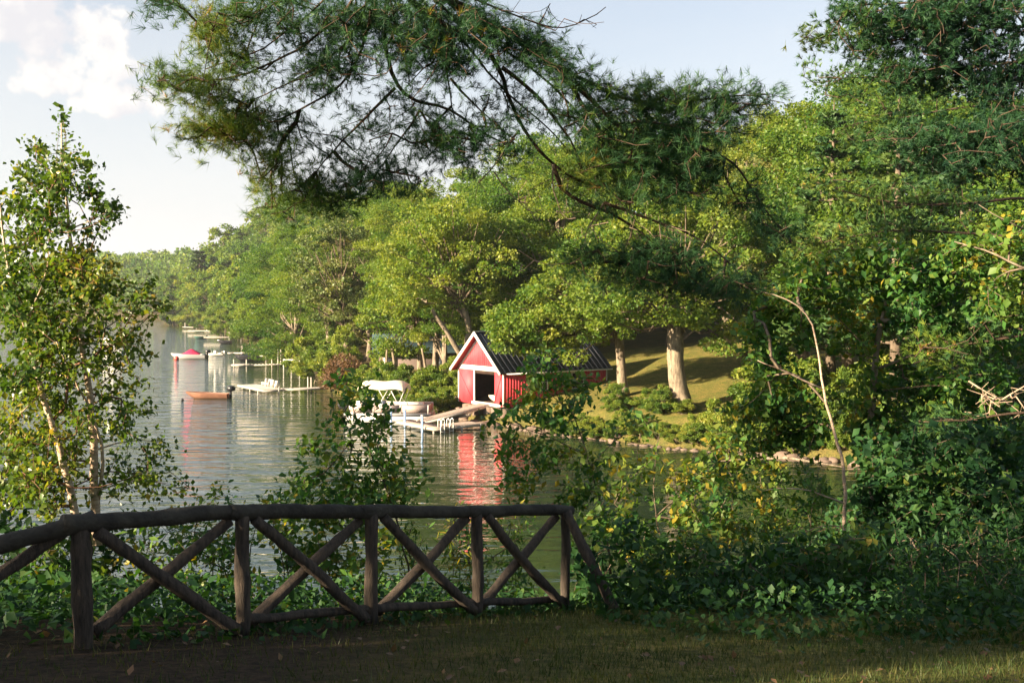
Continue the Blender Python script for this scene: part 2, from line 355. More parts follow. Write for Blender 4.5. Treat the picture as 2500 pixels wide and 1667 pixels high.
nx, ny = len(xs), len(ys); ii = (np.arange(ny-1)[:, None]*nx + np.arange(nx-1)[None, :]).ravel()
g = link('ground', mesh('ground', np.stack([gx, gy, Z], 1), np.stack([ii, ii+1, ii+nx+1, ii+nx], 1), M['ground'], True, tn)); props(g, kind='structure')
wv = [(-3000, -900, 0), (3000, -900, 0), (3000, 4000, 0), (-3000, 4000, 0)]
wt = link('water', mesh('water', wv, [(0, 1, 2, 3)], M['water'])); props(wt, kind='structure')

# ------------------------------------------------------------------ foliage generators
def unit(n, rng): 
    a = rng.normal(size=(n, 3)); return a/np.linalg.norm(a, axis=1)[:, None]
def leaves(C, D, L_, Wd, rng, up=0.6, fold=0.12):
    """C centres, D rough directions (n,3); diamond leaves; returns V,F"""
    n = len(C); sv = rng.uniform(0.45, 1.35, n); L_ = np.broadcast_to(L_, n)*sv; Wd = np.broadcast_to(Wd, n)*sv*rng.uniform(0.75, 1.2, n)
    T = D + rng.normal(size=(n, 3))*0.55; T /= np.linalg.norm(T, axis=1)[:, None]
    Nn = unit(n, rng) + np.array([0, 0, up]); B = np.cross(T, Nn); B /= np.linalg.norm(B, axis=1)[:, None] + 1e-9
    Nn = np.cross(B, T)
    a = C - T*L_[:, None]*0.5; b = C + B*Wd[:, None]*0.5 + Nn*Wd[:, None]*fold - T*L_[:, None]*0.08; c = C + T*L_[:, None]*0.5; d = C - B*Wd[:, None]*0.5 + Nn*Wd[:, None]*fold - T*L_[:, None]*0.08
    V = np.stack([a, b, c, d], 1).reshape(-1, 3); k = np.arange(n)*4
    return V, np.concatenate([np.stack([k, k+1, k+2], 1), np.stack([k, k+2, k+3], 1)])
def crown(seed, H, R, base, leaf, nleaf, ncl, top=1.0, squash=0.62, mat_='leaf_far', ragged=0.0, shape='round'):
    """deciduous prototype: returns (trunk mesh, crown mesh)"""
    rng = np.random.default_rng(seed)
    tr = MB(); zz = np.linspace(0, H*0.8, 7); wob = np.cumsum(rng.normal(0, H*0.012, (7, 2)), 0)
    pts = np.stack([wob[:, 0]-wob[0, 0], wob[:, 1]-wob[0, 1], zz], 1); r0 = H*0.019
    rad = np.linspace(r0, r0*0.25, 7); rad[0] *= 1.35; tr.tube(pts, rad, 9, noise=0.05)
    cz = base + (H-base)*0.5; hz = (H-base)*0.5
    C = []
    while len(C) < ncl:
        p = rng.uniform(-1, 1, 3); q = np.linalg.norm(p)
        if q > 1 or q < 0.25: continue
        if q < 0.62 and rng.random() < 0.6: continue
        w = 1.0
        if shape == 'round': w = 1.0 - 0.25*max(p[2], 0)
        if shape == 'tall': w = 0.55 + 0.45*np.cos(max(p[2], -0.2)*1.2)
        C.append((p[0]*R*w, p[1]*R*w, cz + p[2]*hz))
    C = np.array(C); rc = rng.uniform(0.13, 0.27, ncl)*R*(1 + ragged*rng.normal(size=ncl)*0.3)
    for c in C[:min(ncl, 26)]:
        t = rng.uniform(0.3, 0.75); i = int(t*6); s = pts[i]
        if s[2] > c[2]: s = pts[max(0, int(np.searchsorted(zz, c[2]*0.75))-1)]
        mid = (s + c)/2 + rng.normal(0, 0.03*H, 3); tr.tube([s, mid, c], [r0*0.36, r0*0.2, r0*0.06], 5, cap=False)
    k = rng.integers(0, ncl, nleaf); U = unit(nleaf, rng); U[:, 2] = np.where(U[:, 2] < -0.2, U[:, 2]*0.5, U[:, 2])
    r = rc[k]*rng.uniform(0.45, 1.0, nleaf)**0.6
    S = U*r[:, None]; S[:, 2] *= squash
    pos = C[k] + S + rng.normal(0, leaf*0.4, (nleaf, 3))
    V, F = leaves(pos, U + np.array([0, 0, -0.25]), leaf, leaf*0.8, rng, 0.7)
    ct = rng.normal(0.45, 0.16, ncl)
    tint = np.repeat(np.clip(ct[k] + rng.normal(0, 0.13, nleaf), 0, 1), 4)
    return tr.me('trunk', M['bark_pale'], True), mesh('crown', V, F, M[mat_], False, tint)
def pine_proto(seed, H, R, nlay, leaf, nleaf, first=0.25, top_r=0.12, asp=0.28):
    rng = np.random.default_rng(seed); tr = MB(); tr.tube([(0, 0, 0), (0.1, 0, H*0.5), (0, 0.05, H)], [H*0.018, H*0.011, 0.03], 8)
    P_, D_, ct = [], [], []
    for i in range(nlay):
        t = (i+rng.uniform(-.3, .3))/nlay; z = H*(first + (1-first)*t); nb = rng.integers(3, 6); a0 = rng.uniform(0, 6.28)
        for j in range(nb):
            a = a0 + j*2*math.pi/nb + rng.normal(0, .25); rr = R*(1-t*(1-top_r))*rng.uniform(0.55, 1.1)
            d = np.array([math.cos(a), math.sin(a), 0.0]); end = d*rr + np.array([0, 0, z + rr*0.10]); s = np.array([0, 0, z-rr*.12])
            tr.tube([s, (s+end)/2 + (0, 0, -0.05*rr), end], [H*0.004+.02, .03, .012], 4, cap=False)
            m = int(nleaf/nlay/nb*rr/R*1.6)+8
            q = rng.uniform(0.25, 1.0, m)**0.7; lat = rng.normal(0, 0.22, m)*rr*q
            side = np.array([-d[1], d[0], 0]); pos = s + (end-s)*q[:, None] + side*lat[:, None] + np.stack([np.zeros(m), np.zeros(m), rng.normal(0.1, 0.16 if asp < .5 else .42, m)*rr*0.35], 1)
            P_.append(pos); D_.append(np.tile(d, (m, 1)) + side*np.sign(lat)[:, None]*0.6 + (0, 0, .25)); ct.append(np.full(m, rng.normal(.5, .15)))
    Pp = np.concatenate(P_); Dd = np.concatenate(D_); n = len(Pp)
    V, F = leaves(Pp, Dd, leaf, leaf*asp, rng, 0.9, 0.05)
    tint = np.repeat(np.clip(np.concatenate(ct) + rng.normal(0, .12, n), 0, 1), 4)
    return tr.me('trunk', M['bark'], True), mesh('crown', V, F, M['needle_far'], False, tint)
def put_tree(protos, name, loc, label, cat='tree', group=None, s=1.0, sz=None, rot=None, lean=0.0):
    t = thing(name, label, cat, loc, RNG.uniform(0, 6.28) if rot is None else rot, group)
    t.scale = (s, s, sz if sz else s)
    if lean: t.rotation_euler[1] = lean
    link('trunk', protos[0], t); link('crown', protos[1], t)
    return t

MID = [crown(11, 18, 6.6, 4.0, 0.17, 84000, 170), crown(12, 16, 5.6, 1.5, 0.17, 72000, 140, ragged=1.0),
       crown(13, 20, 5.8, 5.0, 0.17, 76000, 150, shape='tall'), crown(14, 15, 6.2, 0.8, 0.17, 80000, 160), crown(15, 17, 5.5, 2.0, 0.16, 62000, 120, mat_='leaf_pale', ragged=1.5)]
FAR = [crown(21, 17, 7.0, 1.0, 0.6, 7500, 60), crown(22, 15, 6.0, 0.6, 0.6, 6500, 50, ragged=1.0), crown(23, 19, 6.0, 2.0, 0.6, 7000, 60, shape='tall')]
BUSH = [crown(31, 2.6, 2.0, 0.1, 0.15, 6500, 30, squash=0.8, mat_='leaf_bush'), crown(32, 3.6, 2.2, 0.2, 0.17, 8000, 34, squash=0.8, mat_='leaf_bush'), crown(33, 1.6, 1.6, 0.05, 0.13, 4200, 24, squash=0.8, mat_='leaf_bush')]
PINE = [pine_proto(41, 22, 5.0, 17, 0.46, 30000, asp=.42), pine_proto(42, 19, 4.6, 14, 0.46, 26000, 0.3, asp=.42), pine_proto(43, 20, 4.2, 12, 0.9, 10000, 0.2, 0.2, 0.55)]

def grow(mains, targets, rng, step=0.22, jit=0.25, droop=0.0, tip=0.003, expo=0.5):
    """mains: [(pts, r0, r1)]; connects every target to the nearest limb. returns (limb polylines, MB of twigs, tips, dirs)"""
    pos, par, rad = [], [], []; limbs = []
    for pts, r0, r1 in mains:
        pts = np.asarray(pts, float); seg = np.linalg.norm(np.diff(pts, axis=0), axis=1); s = np.concatenate([[0], np.cumsum(seg)])
        n = max(3, int(s[-1]/step)+1); t = np.linspace(0, s[-1], n)
        # smooth the traced line
        q = np.stack([np.interp(t, s, pts[:, k]) for k in range(3)], 1)
        for _ in range(3): q[1:-1] = (q[:-2] + 2*q[1:-1] + q[2:])/4
        q[1:-1] += rng.normal(0, step*0.035, (n-2, 3))
        rr = np.linspace(r0, r1, n); limbs.append((q, rr))
        for i in range(n): pos.append(q[i]); par.append(-1); rad.append(rr[i])
    nm = len(pos); cap_ = nm + len(targets)*14
    A = np.zeros((cap_, 3)); A[:nm] = pos; par = list(par); n = nm
    DR = np.zeros((cap_, 3)); c0 = 0
    for q, rr in limbs: DR[c0:c0+len(q)] = np.gradient(q, axis=0); c0 += len(q)
    DR[:nm] /= np.linalg.norm(DR[:nm], axis=1)[:, None] + 1e-9
    T = np.asarray(targets, float)
    d0 = np.array([np.min(np.linalg.norm(A[:nm]-t, axis=1)) for t in T]) if len(T) else []
    tips, dirs, tipn = [], [], []
    for i in np.argsort(d0):
        t = T[i]; vv_ = t-A[:n]; dd = np.linalg.norm(vv_, axis=1); co = np.einsum('ij,ij->i', vv_, DR[:n])/(dd+1e-6); j = int(np.argmin(dd*(1.45-0.55*co))); L = dd[j]
        k = min(12, max(1, int(L/step))); a = A[j].copy(); prev = j
        perp = rng.normal(0, 1, 3)*L*0.10*jit*4
        ctl = a + DR[j]*L*0.42 + (t-a)*0.12
        for q in range(1, k+1):
            f = q/k; p = a*(1-f)**2 + 2*f*(1-f)*ctl + t*f*f + perp*math.sin(math.pi*f)*0.35 + np.array([0, 0, -droop*L*math.sin(math.pi*f)])
            if n >= cap_: break
            A[n] = p; DR[n] = (p-A[prev])/(np.linalg.norm(p-A[prev])+1e-9); par.append(prev); prev = n; n += 1
        dr = t - a; dirs.append(dr/(np.linalg.norm(dr)+1e-6)); tips.append(t); tipn.append(n-1)
    cnt = np.zeros(n); 
    for x in tipn: cnt[x] += 1
    for i in range(n-1, nm-1, -1):
        if par[i] >= 0: cnt[par[i]] += cnt[i]
    mb = MB(); sides = 4; ang = np.linspace(0, 2*np.pi, sides, endpoint=False)
    idx = np.arange(nm, n); 
    if len(idx):
        pa = np.array(par)[idx]; a = A[pa]; b = A[idx]; d = b-a; l = np.linalg.norm(d, axis=1)[:, None]+1e-9; d /= l
        ra = tip*np.maximum(cnt[idx], 1)**expo; pr = np.where(pa >= nm, tip*np.maximum(cnt[pa], 1)**expo, np.minimum(ra*1.3, 0.02)); pr = np.minimum(pr, ra*1.5)
        up = np.where(np.abs(d[:, 2:3]) < 0.9, np.array([[0, 0, 1.0]]), np.array([[1.0, 0, 0]])); s1 = np.cross(d, up); s1 /= np.linalg.norm(s1, axis=1)[:, None]; s2 = np.cross(s1, d)
        ring = lambda c, r: c[:, None, :] + (np.cos(ang)[None, :, None]*s1[:, None, :] + np.sin(ang)[None, :, None]*s2[:, None, :])*r[:, None, None]
        V = np.concatenate([ring(a, pr), ring(b + d*0.0, ra)], 1).reshape(-1, 3); k = np.arange(len(idx))*8
        Q = np.concatenate([np.stack([k+i, k+(i+1) % 4, k+4+(i+1) % 4, k+4+i], 1) for i in range(4)])
        mb.add(V, Q)
    return limbs, mb, np.array(tips), np.array(dirs)
def blobs(B, spacing_px, rng, z_jit=1.0):
    """B: (px,py,rx,ry,Y,density); scattered 3-D targets with real depth"""
    out = []
    for b in B:
        px, py, rx, ry, Y = b[:5]; den = b[5] if len(b) > 5 else 1.0; tb = b[6] if len(b) > 6 else rng.normal(0, .13)
        n = max(2, int(den*math.pi*rx*ry/(spacing_px**2)))
        for _ in range(n):
            a = rng.uniform(0, 6.28); r = math.sqrt(rng.random())
            y = Y + rng.normal(0, z_jit*0.5)
            p = P(px + rx*r*math.cos(a), py + ry*r*math.sin(a), max(y, Y*0.7)); out.append((*p, tb))
    return np.array(out)
def leafy(name, label, cat, mains, B, rng_seed, leaf, per, spacing, matleaf, matlimb, mattwig=None, spread=0.16, group=None, zj=1.0, tip=0.003, droop=0.0, up=0.7, step=0.22, aspect=0.7, basetint=0.45, hang=-0.2):
    rng = np.random.default_rng(rng_seed)
    T = blobs(B, spacing, rng, zj); limbs, tw, tips, dirs = grow(mains, T[:, :3], rng, droop=droop, tip=tip, step=step)
    base = mains[0][0][0]
    t = thing(name, label, cat, base, 0, group); inv = -np.array(base)
    for i, (q, rr) in enumerate(limbs):
        MB().tube(q+inv, rr, 9 if rr[0] > 0.03 else 6, noise=0.03).build('trunk' if i == 0 else 'limb', matlimb, t, True)
    for a in tw.v: a += inv
    if tw.v: tw.build('twigs', mattwig or matlimb, t, True)
    n = len(tips)*per; k = np.repeat(np.arange(len(tips)), per)
    back = rng.uniform(-spread*1.6, spread*0.5, n)
    pos = tips[k] + dirs[k]*back[:, None] + rng.normal(0, spread*0.55, (n, 3))
    V, F = leaves(pos+inv, dirs[k]*0.5 + unit(n, rng)*0.6 + (0, 0, hang), leaf, leaf*aspect, rng, up)
    ct = rng.normal(basetint, 0.10, len(tips)) + np.array([T[np.argmin(np.sum((T[:, :3]-q)**2, 1)), 3] for q in tips])
    tint = np.repeat(np.clip(ct[k] + rng.normal(0, 0.14, n) + (rng.random(n) < 0.03)*0.5, 0, 1), 4)
    link('foliage', mesh('foliage', V, F, matleaf, False, tint), t)
    return t
def needles(tips, dirs, tb, rng, per, cnt, ln, wd, spread):
    """tufts of long needles round twig tips"""
    k = np.repeat(np.arange(len(tips)), per); n = len(k)
    c = tips[k] + rng.normal(0, spread, (n, 3)) - dirs[k]*rng.uniform(0, spread*1.6, n)[:, None]
    ax = dirs[k] + rng.normal(0, 0.45, (n, 3)) + (0, 0, 0.18); ax /= np.linalg.norm(ax, axis=1)[:, None]
    tint = np.clip(tb[k] + rng.normal(0, 0.1, n), 0, 0.97)
    kk = np.repeat(np.arange(n), cnt); m = len(kk)
    d = ax[kk]*rng.uniform(0.45, 1.3, m)[:, None] + unit(m, rng)*0.62; d /= np.linalg.norm(d, axis=1)[:, None]
    st = c[kk] - ax[kk]*rng.uniform(0, 0.07, m)[:, None]; L = ln*rng.uniform(0.6, 1.1, m)
    s = np.cross(d, unit(m, rng)); s /= np.linalg.norm(s, axis=1)[:, None]+1e-9
    a = st - s*wd/2; b = st + s*wd/2; e = st + d*L[:, None]
    V = np.stack([a, b, e], 1).reshape(-1, 3); F = np.arange(m*3).reshape(-1, 3)
    return V, F, np.repeat(np.clip(tint[kk] + rng.normal(0, .05, m), 0, 1), 3), c, ax

# ------------------------------------------------------------------ boathouse
HA = math.atan2(0.588, 0.809); HO = np.array([-0.67, 80.0, 1.4]); BW, BL, BH, BR = 6.37, 10.66, 2.85, 2.75
bh = thing('boathouse', 'bright red boathouse with white trim, dark metal roof and an open door facing the dock', 'boathouse', tuple(HO), HA)
OY0, OY1, OZ1 = 1.15, 4.02, 2.35                        # door opening along the front
def boards(x0, x1, z0, z1f, w=0.28, t=0.03):
    """vertical board siding in the plane y=0 facing -y, from x0 to x1; z1f(x) is the top"""
    m = MB(); x = x0; i = 0
    while x < x1 - 1e-3:
        e = min(x+w-0.005, x1); za, zb = z1f(x), z1f(e); o = 0.0
        v = [(x, -t-o, z0), (e, -t-o, z0), (e, 0, z0), (x, 0, z0), (x, -t-o, za), (e, -t-o, zb), (e, 0, zb), (x, 0, za)]
        m.add(v, [(0,3,2,1),(4,5,6,7),(0,1,5,4),(1,2,6,5),(2,3,7,6),(3,0,4,7)]); x += w; i += 1
    return m
# structural inner shell (dark inside), with thickness
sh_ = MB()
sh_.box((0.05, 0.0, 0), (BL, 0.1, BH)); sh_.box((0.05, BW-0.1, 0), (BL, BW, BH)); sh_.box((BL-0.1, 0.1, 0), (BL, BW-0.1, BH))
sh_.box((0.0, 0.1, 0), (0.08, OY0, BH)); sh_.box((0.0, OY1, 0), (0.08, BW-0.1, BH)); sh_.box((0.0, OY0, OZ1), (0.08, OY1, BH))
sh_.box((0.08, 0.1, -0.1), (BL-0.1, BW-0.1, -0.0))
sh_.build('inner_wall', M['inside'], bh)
W1 = [(3.3, 4.3), (6.9, 8.1)]; WZ = (1.05, 2.3)         # side windows
side = MB()
edges = [0.0] + [e for w in W1 for e in w] + [BL]
for i in range(0, len(edges), 2): 
    b_ = boards(edges[i], edges[i+1], -0.15, lambda x: BH); [side.add(v, None) for v in []]
    side.v += [a for a in b_.v]; side.q += [q + side.n for q in b_.q]; side.n += b_.n
for w in W1:
    for za, zb in ((-0.15, WZ[0]), (WZ[1], BH)):
        b_ = boards(w[0], w[1], za, lambda x: zb); side.v += b_.v; side.q += [q + side.n for q in b_.q]; side.n += b_.n
side.build('side_wall', M['red'], bh)
# front: boards built facing -y, then turned to face -x
def front_part(name, y0, y1, z0, z1f, m_=None):
    b_ = boards(-y1, -y0, z0, lambda x: z1f(-x), 0.30)
    for a in b_.v: 
        x, y = a[:, 0].copy(), a[:, 1].copy(); a[:, 0] = y; a[:, 1] = -x
    return b_.build(name, m_ or M['red'], bh)
front_part('front_wall', OY1+0.0, BW, -0.15, lambda y: BH)
front_part('front_wall', 0.0, OY0, -0.15, lambda y: BH)
gz_top = lambda y: BH + BR*(1-abs(y-BW/2)/(BW/2))
front_part('gable_wall', 0.25, BW-0.25, BH+0.14, gz_top)
MB().box((-0.10, 0.0, BH-0.24), (0.0, BW, BH+0.13)).build('beam', M['white'], bh)
MB().box((-0.16, OY0-0.8, -0.16), (0.3, OY1+0.25, 0.06)).build('door_sill', M['white'], bh)
MB().box((-0.07, OY1-0.06, 0.06), (0.0, OY1+0.1, BH-0.24)).build('door_frame', M['white'], bh)
for y0, y1, flip in ((0.12, OY0-0.05, 0), (OY1+0.15, BW-0.15, 1)):   # sliding door leaves with a diagonal brace
    d = MB().box((-0.075, y0, 0.08), (-0.045, y1, BH-0.3)).build('door', M['red'], bh)
    m = MB(); a = (-0.09, y1 if flip else y0, BH-0.4); c = (-0.09, y0 if flip else y1, 0.15); m.beam(a, c, 0.02, 0.09, (1, 0, 0)); m.build('brace', M['red'], d)
for y in (-0.06, BW-0.04): MB().box((-0.06, y, -0.15), (0.05, y+0.1, BH)).build('corner_board', M['white'], bh)
MB().box((BL-0.05, -0.06, -0.15), (BL+0.06, 0.04, BH)).build('corner_board', M['white'], bh)
front_part  # noqa
# side windows
for w in W1:
    m = MB(); a, b_ = w; t_ = 0.09
    for q in ((a-t_, a+0.02), (b_-0.02, b_+t_)): m.box((q[0], -0.075, WZ[0]-t_), (q[1], -0.035, WZ[1]+t_))
    m.box((a, -0.075, WZ[1]), (b_, -0.036, WZ[1]+t_)); m.box((a-0.03, -0.1, WZ[0]-t_), (b_+0.03, -0.036, WZ[0]))
    m.box(((a+b_)/2-0.025, -0.06, WZ[0]), ((a+b_)/2+0.025, -0.03, WZ[1])); m.box((a, -0.055, (WZ[0]+WZ[1])/2-0.02), (b_, -0.03, (WZ[0]+WZ[1])/2+0.02))
    wn_ = m.build('window', M['white'], bh)
    for xa, xb in ((a, (a+b_)/2-0.025), ((a+b_)/2+0.025, b_)): MB().box((xa, -0.02, WZ[0]), (xb, -0.01, WZ[1])).build('pane', M['glass'], wn_)
# roof: metal panels with standing seams
EY = 0.42; slope = BR/(BW/2); RX0, RX1 = -0.62, BL+0.35
deckm = MB()
for s_ in (0, 1):
    f = (lambda y: y) if s_ == 0 else (lambda y: BW-y)
    z_e = BH - EY*slope + 0.10; z_r = BH + BR + 0.10
    q = [(RX0+0.05, f(-EY+.04), z_e-0.06), (RX1-0.05, f(-EY+.04), z_e-0.06), (RX1-0.05, f(BW/2), z_r-0.06), (RX0+0.05, f(BW/2), z_r-0.06)]
    v = q + [(a, b_, c-0.05) for a, b_, c in q]; deckm.add(v, [(0,1,2,3),(7,6,5,4),(0,4,5,1),(1,5,6,2),(2,6,7,3),(3,7,4,0)])
rd = deckm.build('roof', M['inside'], bh)
npan = 22; pw = (RX1-RX0)/npan
for s_ in (0, 1):
    pm = MB(); n_ = np.array([0, -slope, 1.0]); n_ /= np.linalg.norm(n_)
    a = np.array([0, -EY, BH-EY*slope+0.10]); b_ = np.array([0, BW/2, BH+BR+0.10]); ff = (1 if s_ == 0 else -1)
    for x0, x1, h in ((0.0, pw-0.002, 0.0), (-0.016, 0.016, 0.032)):
        v = []
        for e in (a, b_):
            for x, hh in ((x0, -0.045), (x1, -0.045), (x1, h), (x0, h)): 
                p = e + n_*hh + [x, 0, 0]; v.append((p[0], p[1] if s_ == 0 else BW-p[1], p[2]))
        pm.add(v, [(3,2,1,0),(4,5,6,7),(0,1,5,4),(1,2,6,5),(2,3,7,6),(3,0,4,7)])
    me_ = pm.me('roof_panel', M['roof'])
    for i in range(npan): link('roof_panel', me_, rd, (RX0 + i*pw, 0, 0))
MB().beam((RX0, BW/2, BH+BR+0.16), (RX1, BW/2, BH+BR+0.16), 0.24, 0.06).build('ridge_cap', M['roof'], rd)
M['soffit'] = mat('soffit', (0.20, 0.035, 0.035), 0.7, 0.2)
# rake boards and inner trim
for s_ in (0, 1):
    f = (lambda y: y) if s_ == 0 else (lambda y: BW-y)
    MB().beam((RX0-0.02, f(-EY), BH-EY*slope+0.0), (RX0-0.02, f(BW/2+0.05), BH+BR+0.02+0.05*slope), 0.05, 0.25, (1, 0, 0) if 0 else (0, 0, 1)).build('rake_board', M['white'], bh)
    MB().beam((-0.06, f(0.3), BH+0.13), (-0.06, f(BW/2+0.02), BH+BR-0.20), 0.05, 0.26).build('gable_trim', M['white'], bh)
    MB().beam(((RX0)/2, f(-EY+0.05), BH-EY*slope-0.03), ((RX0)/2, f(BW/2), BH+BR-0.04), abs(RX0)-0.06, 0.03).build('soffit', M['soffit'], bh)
MB().box((0, -EY-0.02, BH-EY*slope-0.05), (RX1, -EY+0.02, BH-EY*slope+0.06)).build('eave_board', M['white'], bh)
# stone footing
fm = MB()
for i in range(34):
    x = RNG.uniform(-0.2, BL); y = RNG.uniform(-0.2, 0.25) if i < 20 else RNG.uniform(0, BW); x = x if i < 20 else RNG.uniform(-0.25, 0.2)
    r = RNG.uniform(0.25, 0.5); fm.box((x-r, y-r*0.6, -1.3), (x+r, y+r*0.6, -0.17-RNG.uniform(0, .1)))
props(fm.build('footing', M['stone'], bh), kind='stuff')
def hloc(x, y, z):
    c, s = math.cos(HA), math.sin(HA); return (HO[0]+c*x-s*y, HO[1]+s*x+c*y, HO[2]+z)

# ------------------------------------------------------------------ boats
def hull(L, B, D, stern=0.8, rake=0.25, inner=True, deckfrac=0.0, th=0.05, n=14, bowlift=0.2):
    m = MB(); ts = np.linspace(0, 1, n)
    hb = B/2*np.where(ts < 0.5, stern + (1-stern)*np.sin(ts/0.5*math.pi/2), np.cos(np.clip((ts-0.5)/0.5, 0, 1)*math.pi/2*0.98)**0.7)
    sz = D*(1 + bowlift*ts**2); kz = D*0.75*np.clip((ts-0.72)/0.28, 0, 1)**2; x = -L/2 + L*ts
    def rings(sc, dz):
        R = []
        for i in range(n):
            b = max(hb[i]*sc - (th if sc < 1 else 0), 0.012); z0 = kz[i] + dz
            xo = rake*ts[i]**3
            R.append([(x[i]+xo, -b, sz[i]), (x[i]+xo*.7, -b*0.93, z0+(sz[i]-z0)*0.45), (x[i], -b*0.62, z0+(sz[i]-z0)*0.1), (x[i], 0, z0),
                      (x[i], b*0.62, z0+(sz[i]-z0)*0.1), (x[i]+xo*.7, b*0.93, z0+(sz[i]-z0)*0.45), (x[i]+xo, b, sz[i])])
        return np.array(R)
    A = rings(1.0, 0); m.add(A.reshape(-1, 3), [(i*7+j, (i+1)*7+j, (i+1)*7+j+1, i*7+j+1) for i in range(n-1) for j in range(6)])
    m.add(A[0], None, [(0, 1, 6), (1, 5, 6), (1, 2, 5), (2, 4, 5), (2, 3, 4)])
    if inner:
        Bq = rings(0.999, 0.06); m.add(Bq.reshape(-1, 3), [(i*7+j+1, (i+1)*7+j+1, (i+1)*7+j, i*7+j) for i in range(n-1) for j in range(6)])
        m.add(Bq[0], None, [(6, 1, 0), (6, 5, 1), (5, 2, 1), (5, 4, 2), (4, 3, 2)])
        for e in (0, 6):
            v = np.concatenate([A[:, e], Bq[:, e]]); m.add(v, [(i, i+1, n+i+1, n+i) for i in range(n-1)])
    if deckfrac > 0:
        k = int(n*(1-deckfrac)); v = np.concatenate([A[k:, 0], A[k:, 6]]) + (0, 0, 0.01); q = n-k; m.add(v, [(i, i+1, q+i+1, q+i) for i in range(q-1)])
    return m
def outboard(parent, x, z, s=1.0, col='black'):
    m = MB(); m.box((x-0.42*s, -0.17*s, z+0.22*s), (x+0.06*s, 0.17*s, z+0.62*s)); m.beam((x-0.05*s, 0, z+0.5*s), (x-0.5*s, 0, z+0.35*s), 0.26*s, 0.3*s)
    o = m.build('outboard_motor', M[col], parent); 
    MB().box((x-0.24*s, -0.06*s, z-0.55*s), (x-0.06*s, 0.06*s, z+0.22*s)).build('motor_leg', M[col], o); MB().beam((x, 0, z+0.35*s), (x+0.5*s, 0.05, z+0.45*s), 0.05, 0.05).build('tiller', M[col], o)
    return o
# moored tan rowing boat
p = PW(509, 972)
rb = thing('rowing_boat', 'tan open rowing boat with a black outboard motor, moored alone on the lake', 'boat', (p[0], p[1], -0.12), math.radians(176))
hull(4.1, 1.45, 0.62, bowlift=0.28).build('hull', M['tanboat'], rb, True)
for x in (-1.1, 0.1, 1.1): MB().box((x-0.14, -0.58 if x < 1 else -0.4, 0.42), (x+0.14, 0.58 if x < 1 else 0.4, 0.46)).build('seat', M['deck'], rb)
outboard(rb, -2.05, 0.58, 1.25)
# motor boat with red cover
p = PW(462, 876)
mb_ = thing('motor_boat', 'white motor boat under a red canvas cover, moored beside a red buoy', 'boat', (p[0], p[1], -0.2), math.radians(181))
hull(5.6, 2.1, 0.95, bowlift=0.25, deckfrac=0.35).build('hull', M['greyhull'], mb_, True)
m = MB(); XS = np.linspace(-2.0, 1.1, 8); hh = np.array([0.05, .35, .6, .8, .85, .6, .3, 0.05]); R_ = []
for x, h in zip(XS, hh): R_.append([(x, -0.95, 1.0), (x, -0.7, 1.0+h*0.7), (x, 0, 1.0+h), (x, 0.7, 1.0+h*0.7), (x, 0.95, 1.0)])
m.add(np.array(R_).reshape(-1, 3), [(i*5+j, (i+1)*5+j, (i+1)*5+j+1, i*5+j+1) for i in range(7) for j in range(4)]); m.build('cover', M['redcover'], mb_, True)
outboard(mb_, -2.85, 0.85, 1.4)
MB().box((-2.6, -0.95, 0.95), (-2.1, 0.95, 1.02)).build('stern_deck', M['white'], mb_)
p = PW(431, 878); b0 = thing('mooring_buoy', 'small red buoy at the bow of the covered motor boat', 'buoy', (p[0], p[1], 0.0))
def ball(r, z, mat_, name, parent, sq=1.0):
    m = MB(); n = 6; m.tube([(0, 0, z - r*sq*math.cos(a)) for a in np.linspace(0.15, math.pi-0.15, n)], [r*math.sin(a) for a in np.linspace(0.15, math.pi-0.15, n)], 10); return m.build(name, mat_, parent, True)
ball(0.42, 0.2, M['redbuoy'], 'float', b0)
p = PW(445, 978); b1 = thing('mooring_buoy', 'tiny dark buoy floating off the bow of the tan rowing boat', 'buoy', (p[0], p[1], 0.0)); ball(0.16, 0.08, M['black'], 'float', b1, 0.8)
# white skiff behind red boat
p = PW(526, 868)
sk = thing('skiff', 'white open fishing boat behind the boat with the red cover', 'boat', (p[0], p[1], -0.1), math.radians(178)); hull(3.0, 1.7, 0.5).build('hull', M['white'], sk, True)
MB().box((-0.3, -0.3, 0.3), (0.2, 0.3, 1.0)).build('console', M['white'], sk); MB().tube([(0.9, -0.5, 0.5), (0.9, -0.5, 0.95), (0.9, 0.5, 0.95), (0.9, 0.5, 0.5)], 0.03, 5).build('bow_rail', M['white'], sk); MB().box((-1.2, -.5, .3), (-.8, .5, .62)).build('seat', M['white'], sk)
outboard(sk, -1.5, 0.45, 0.8, 'white')
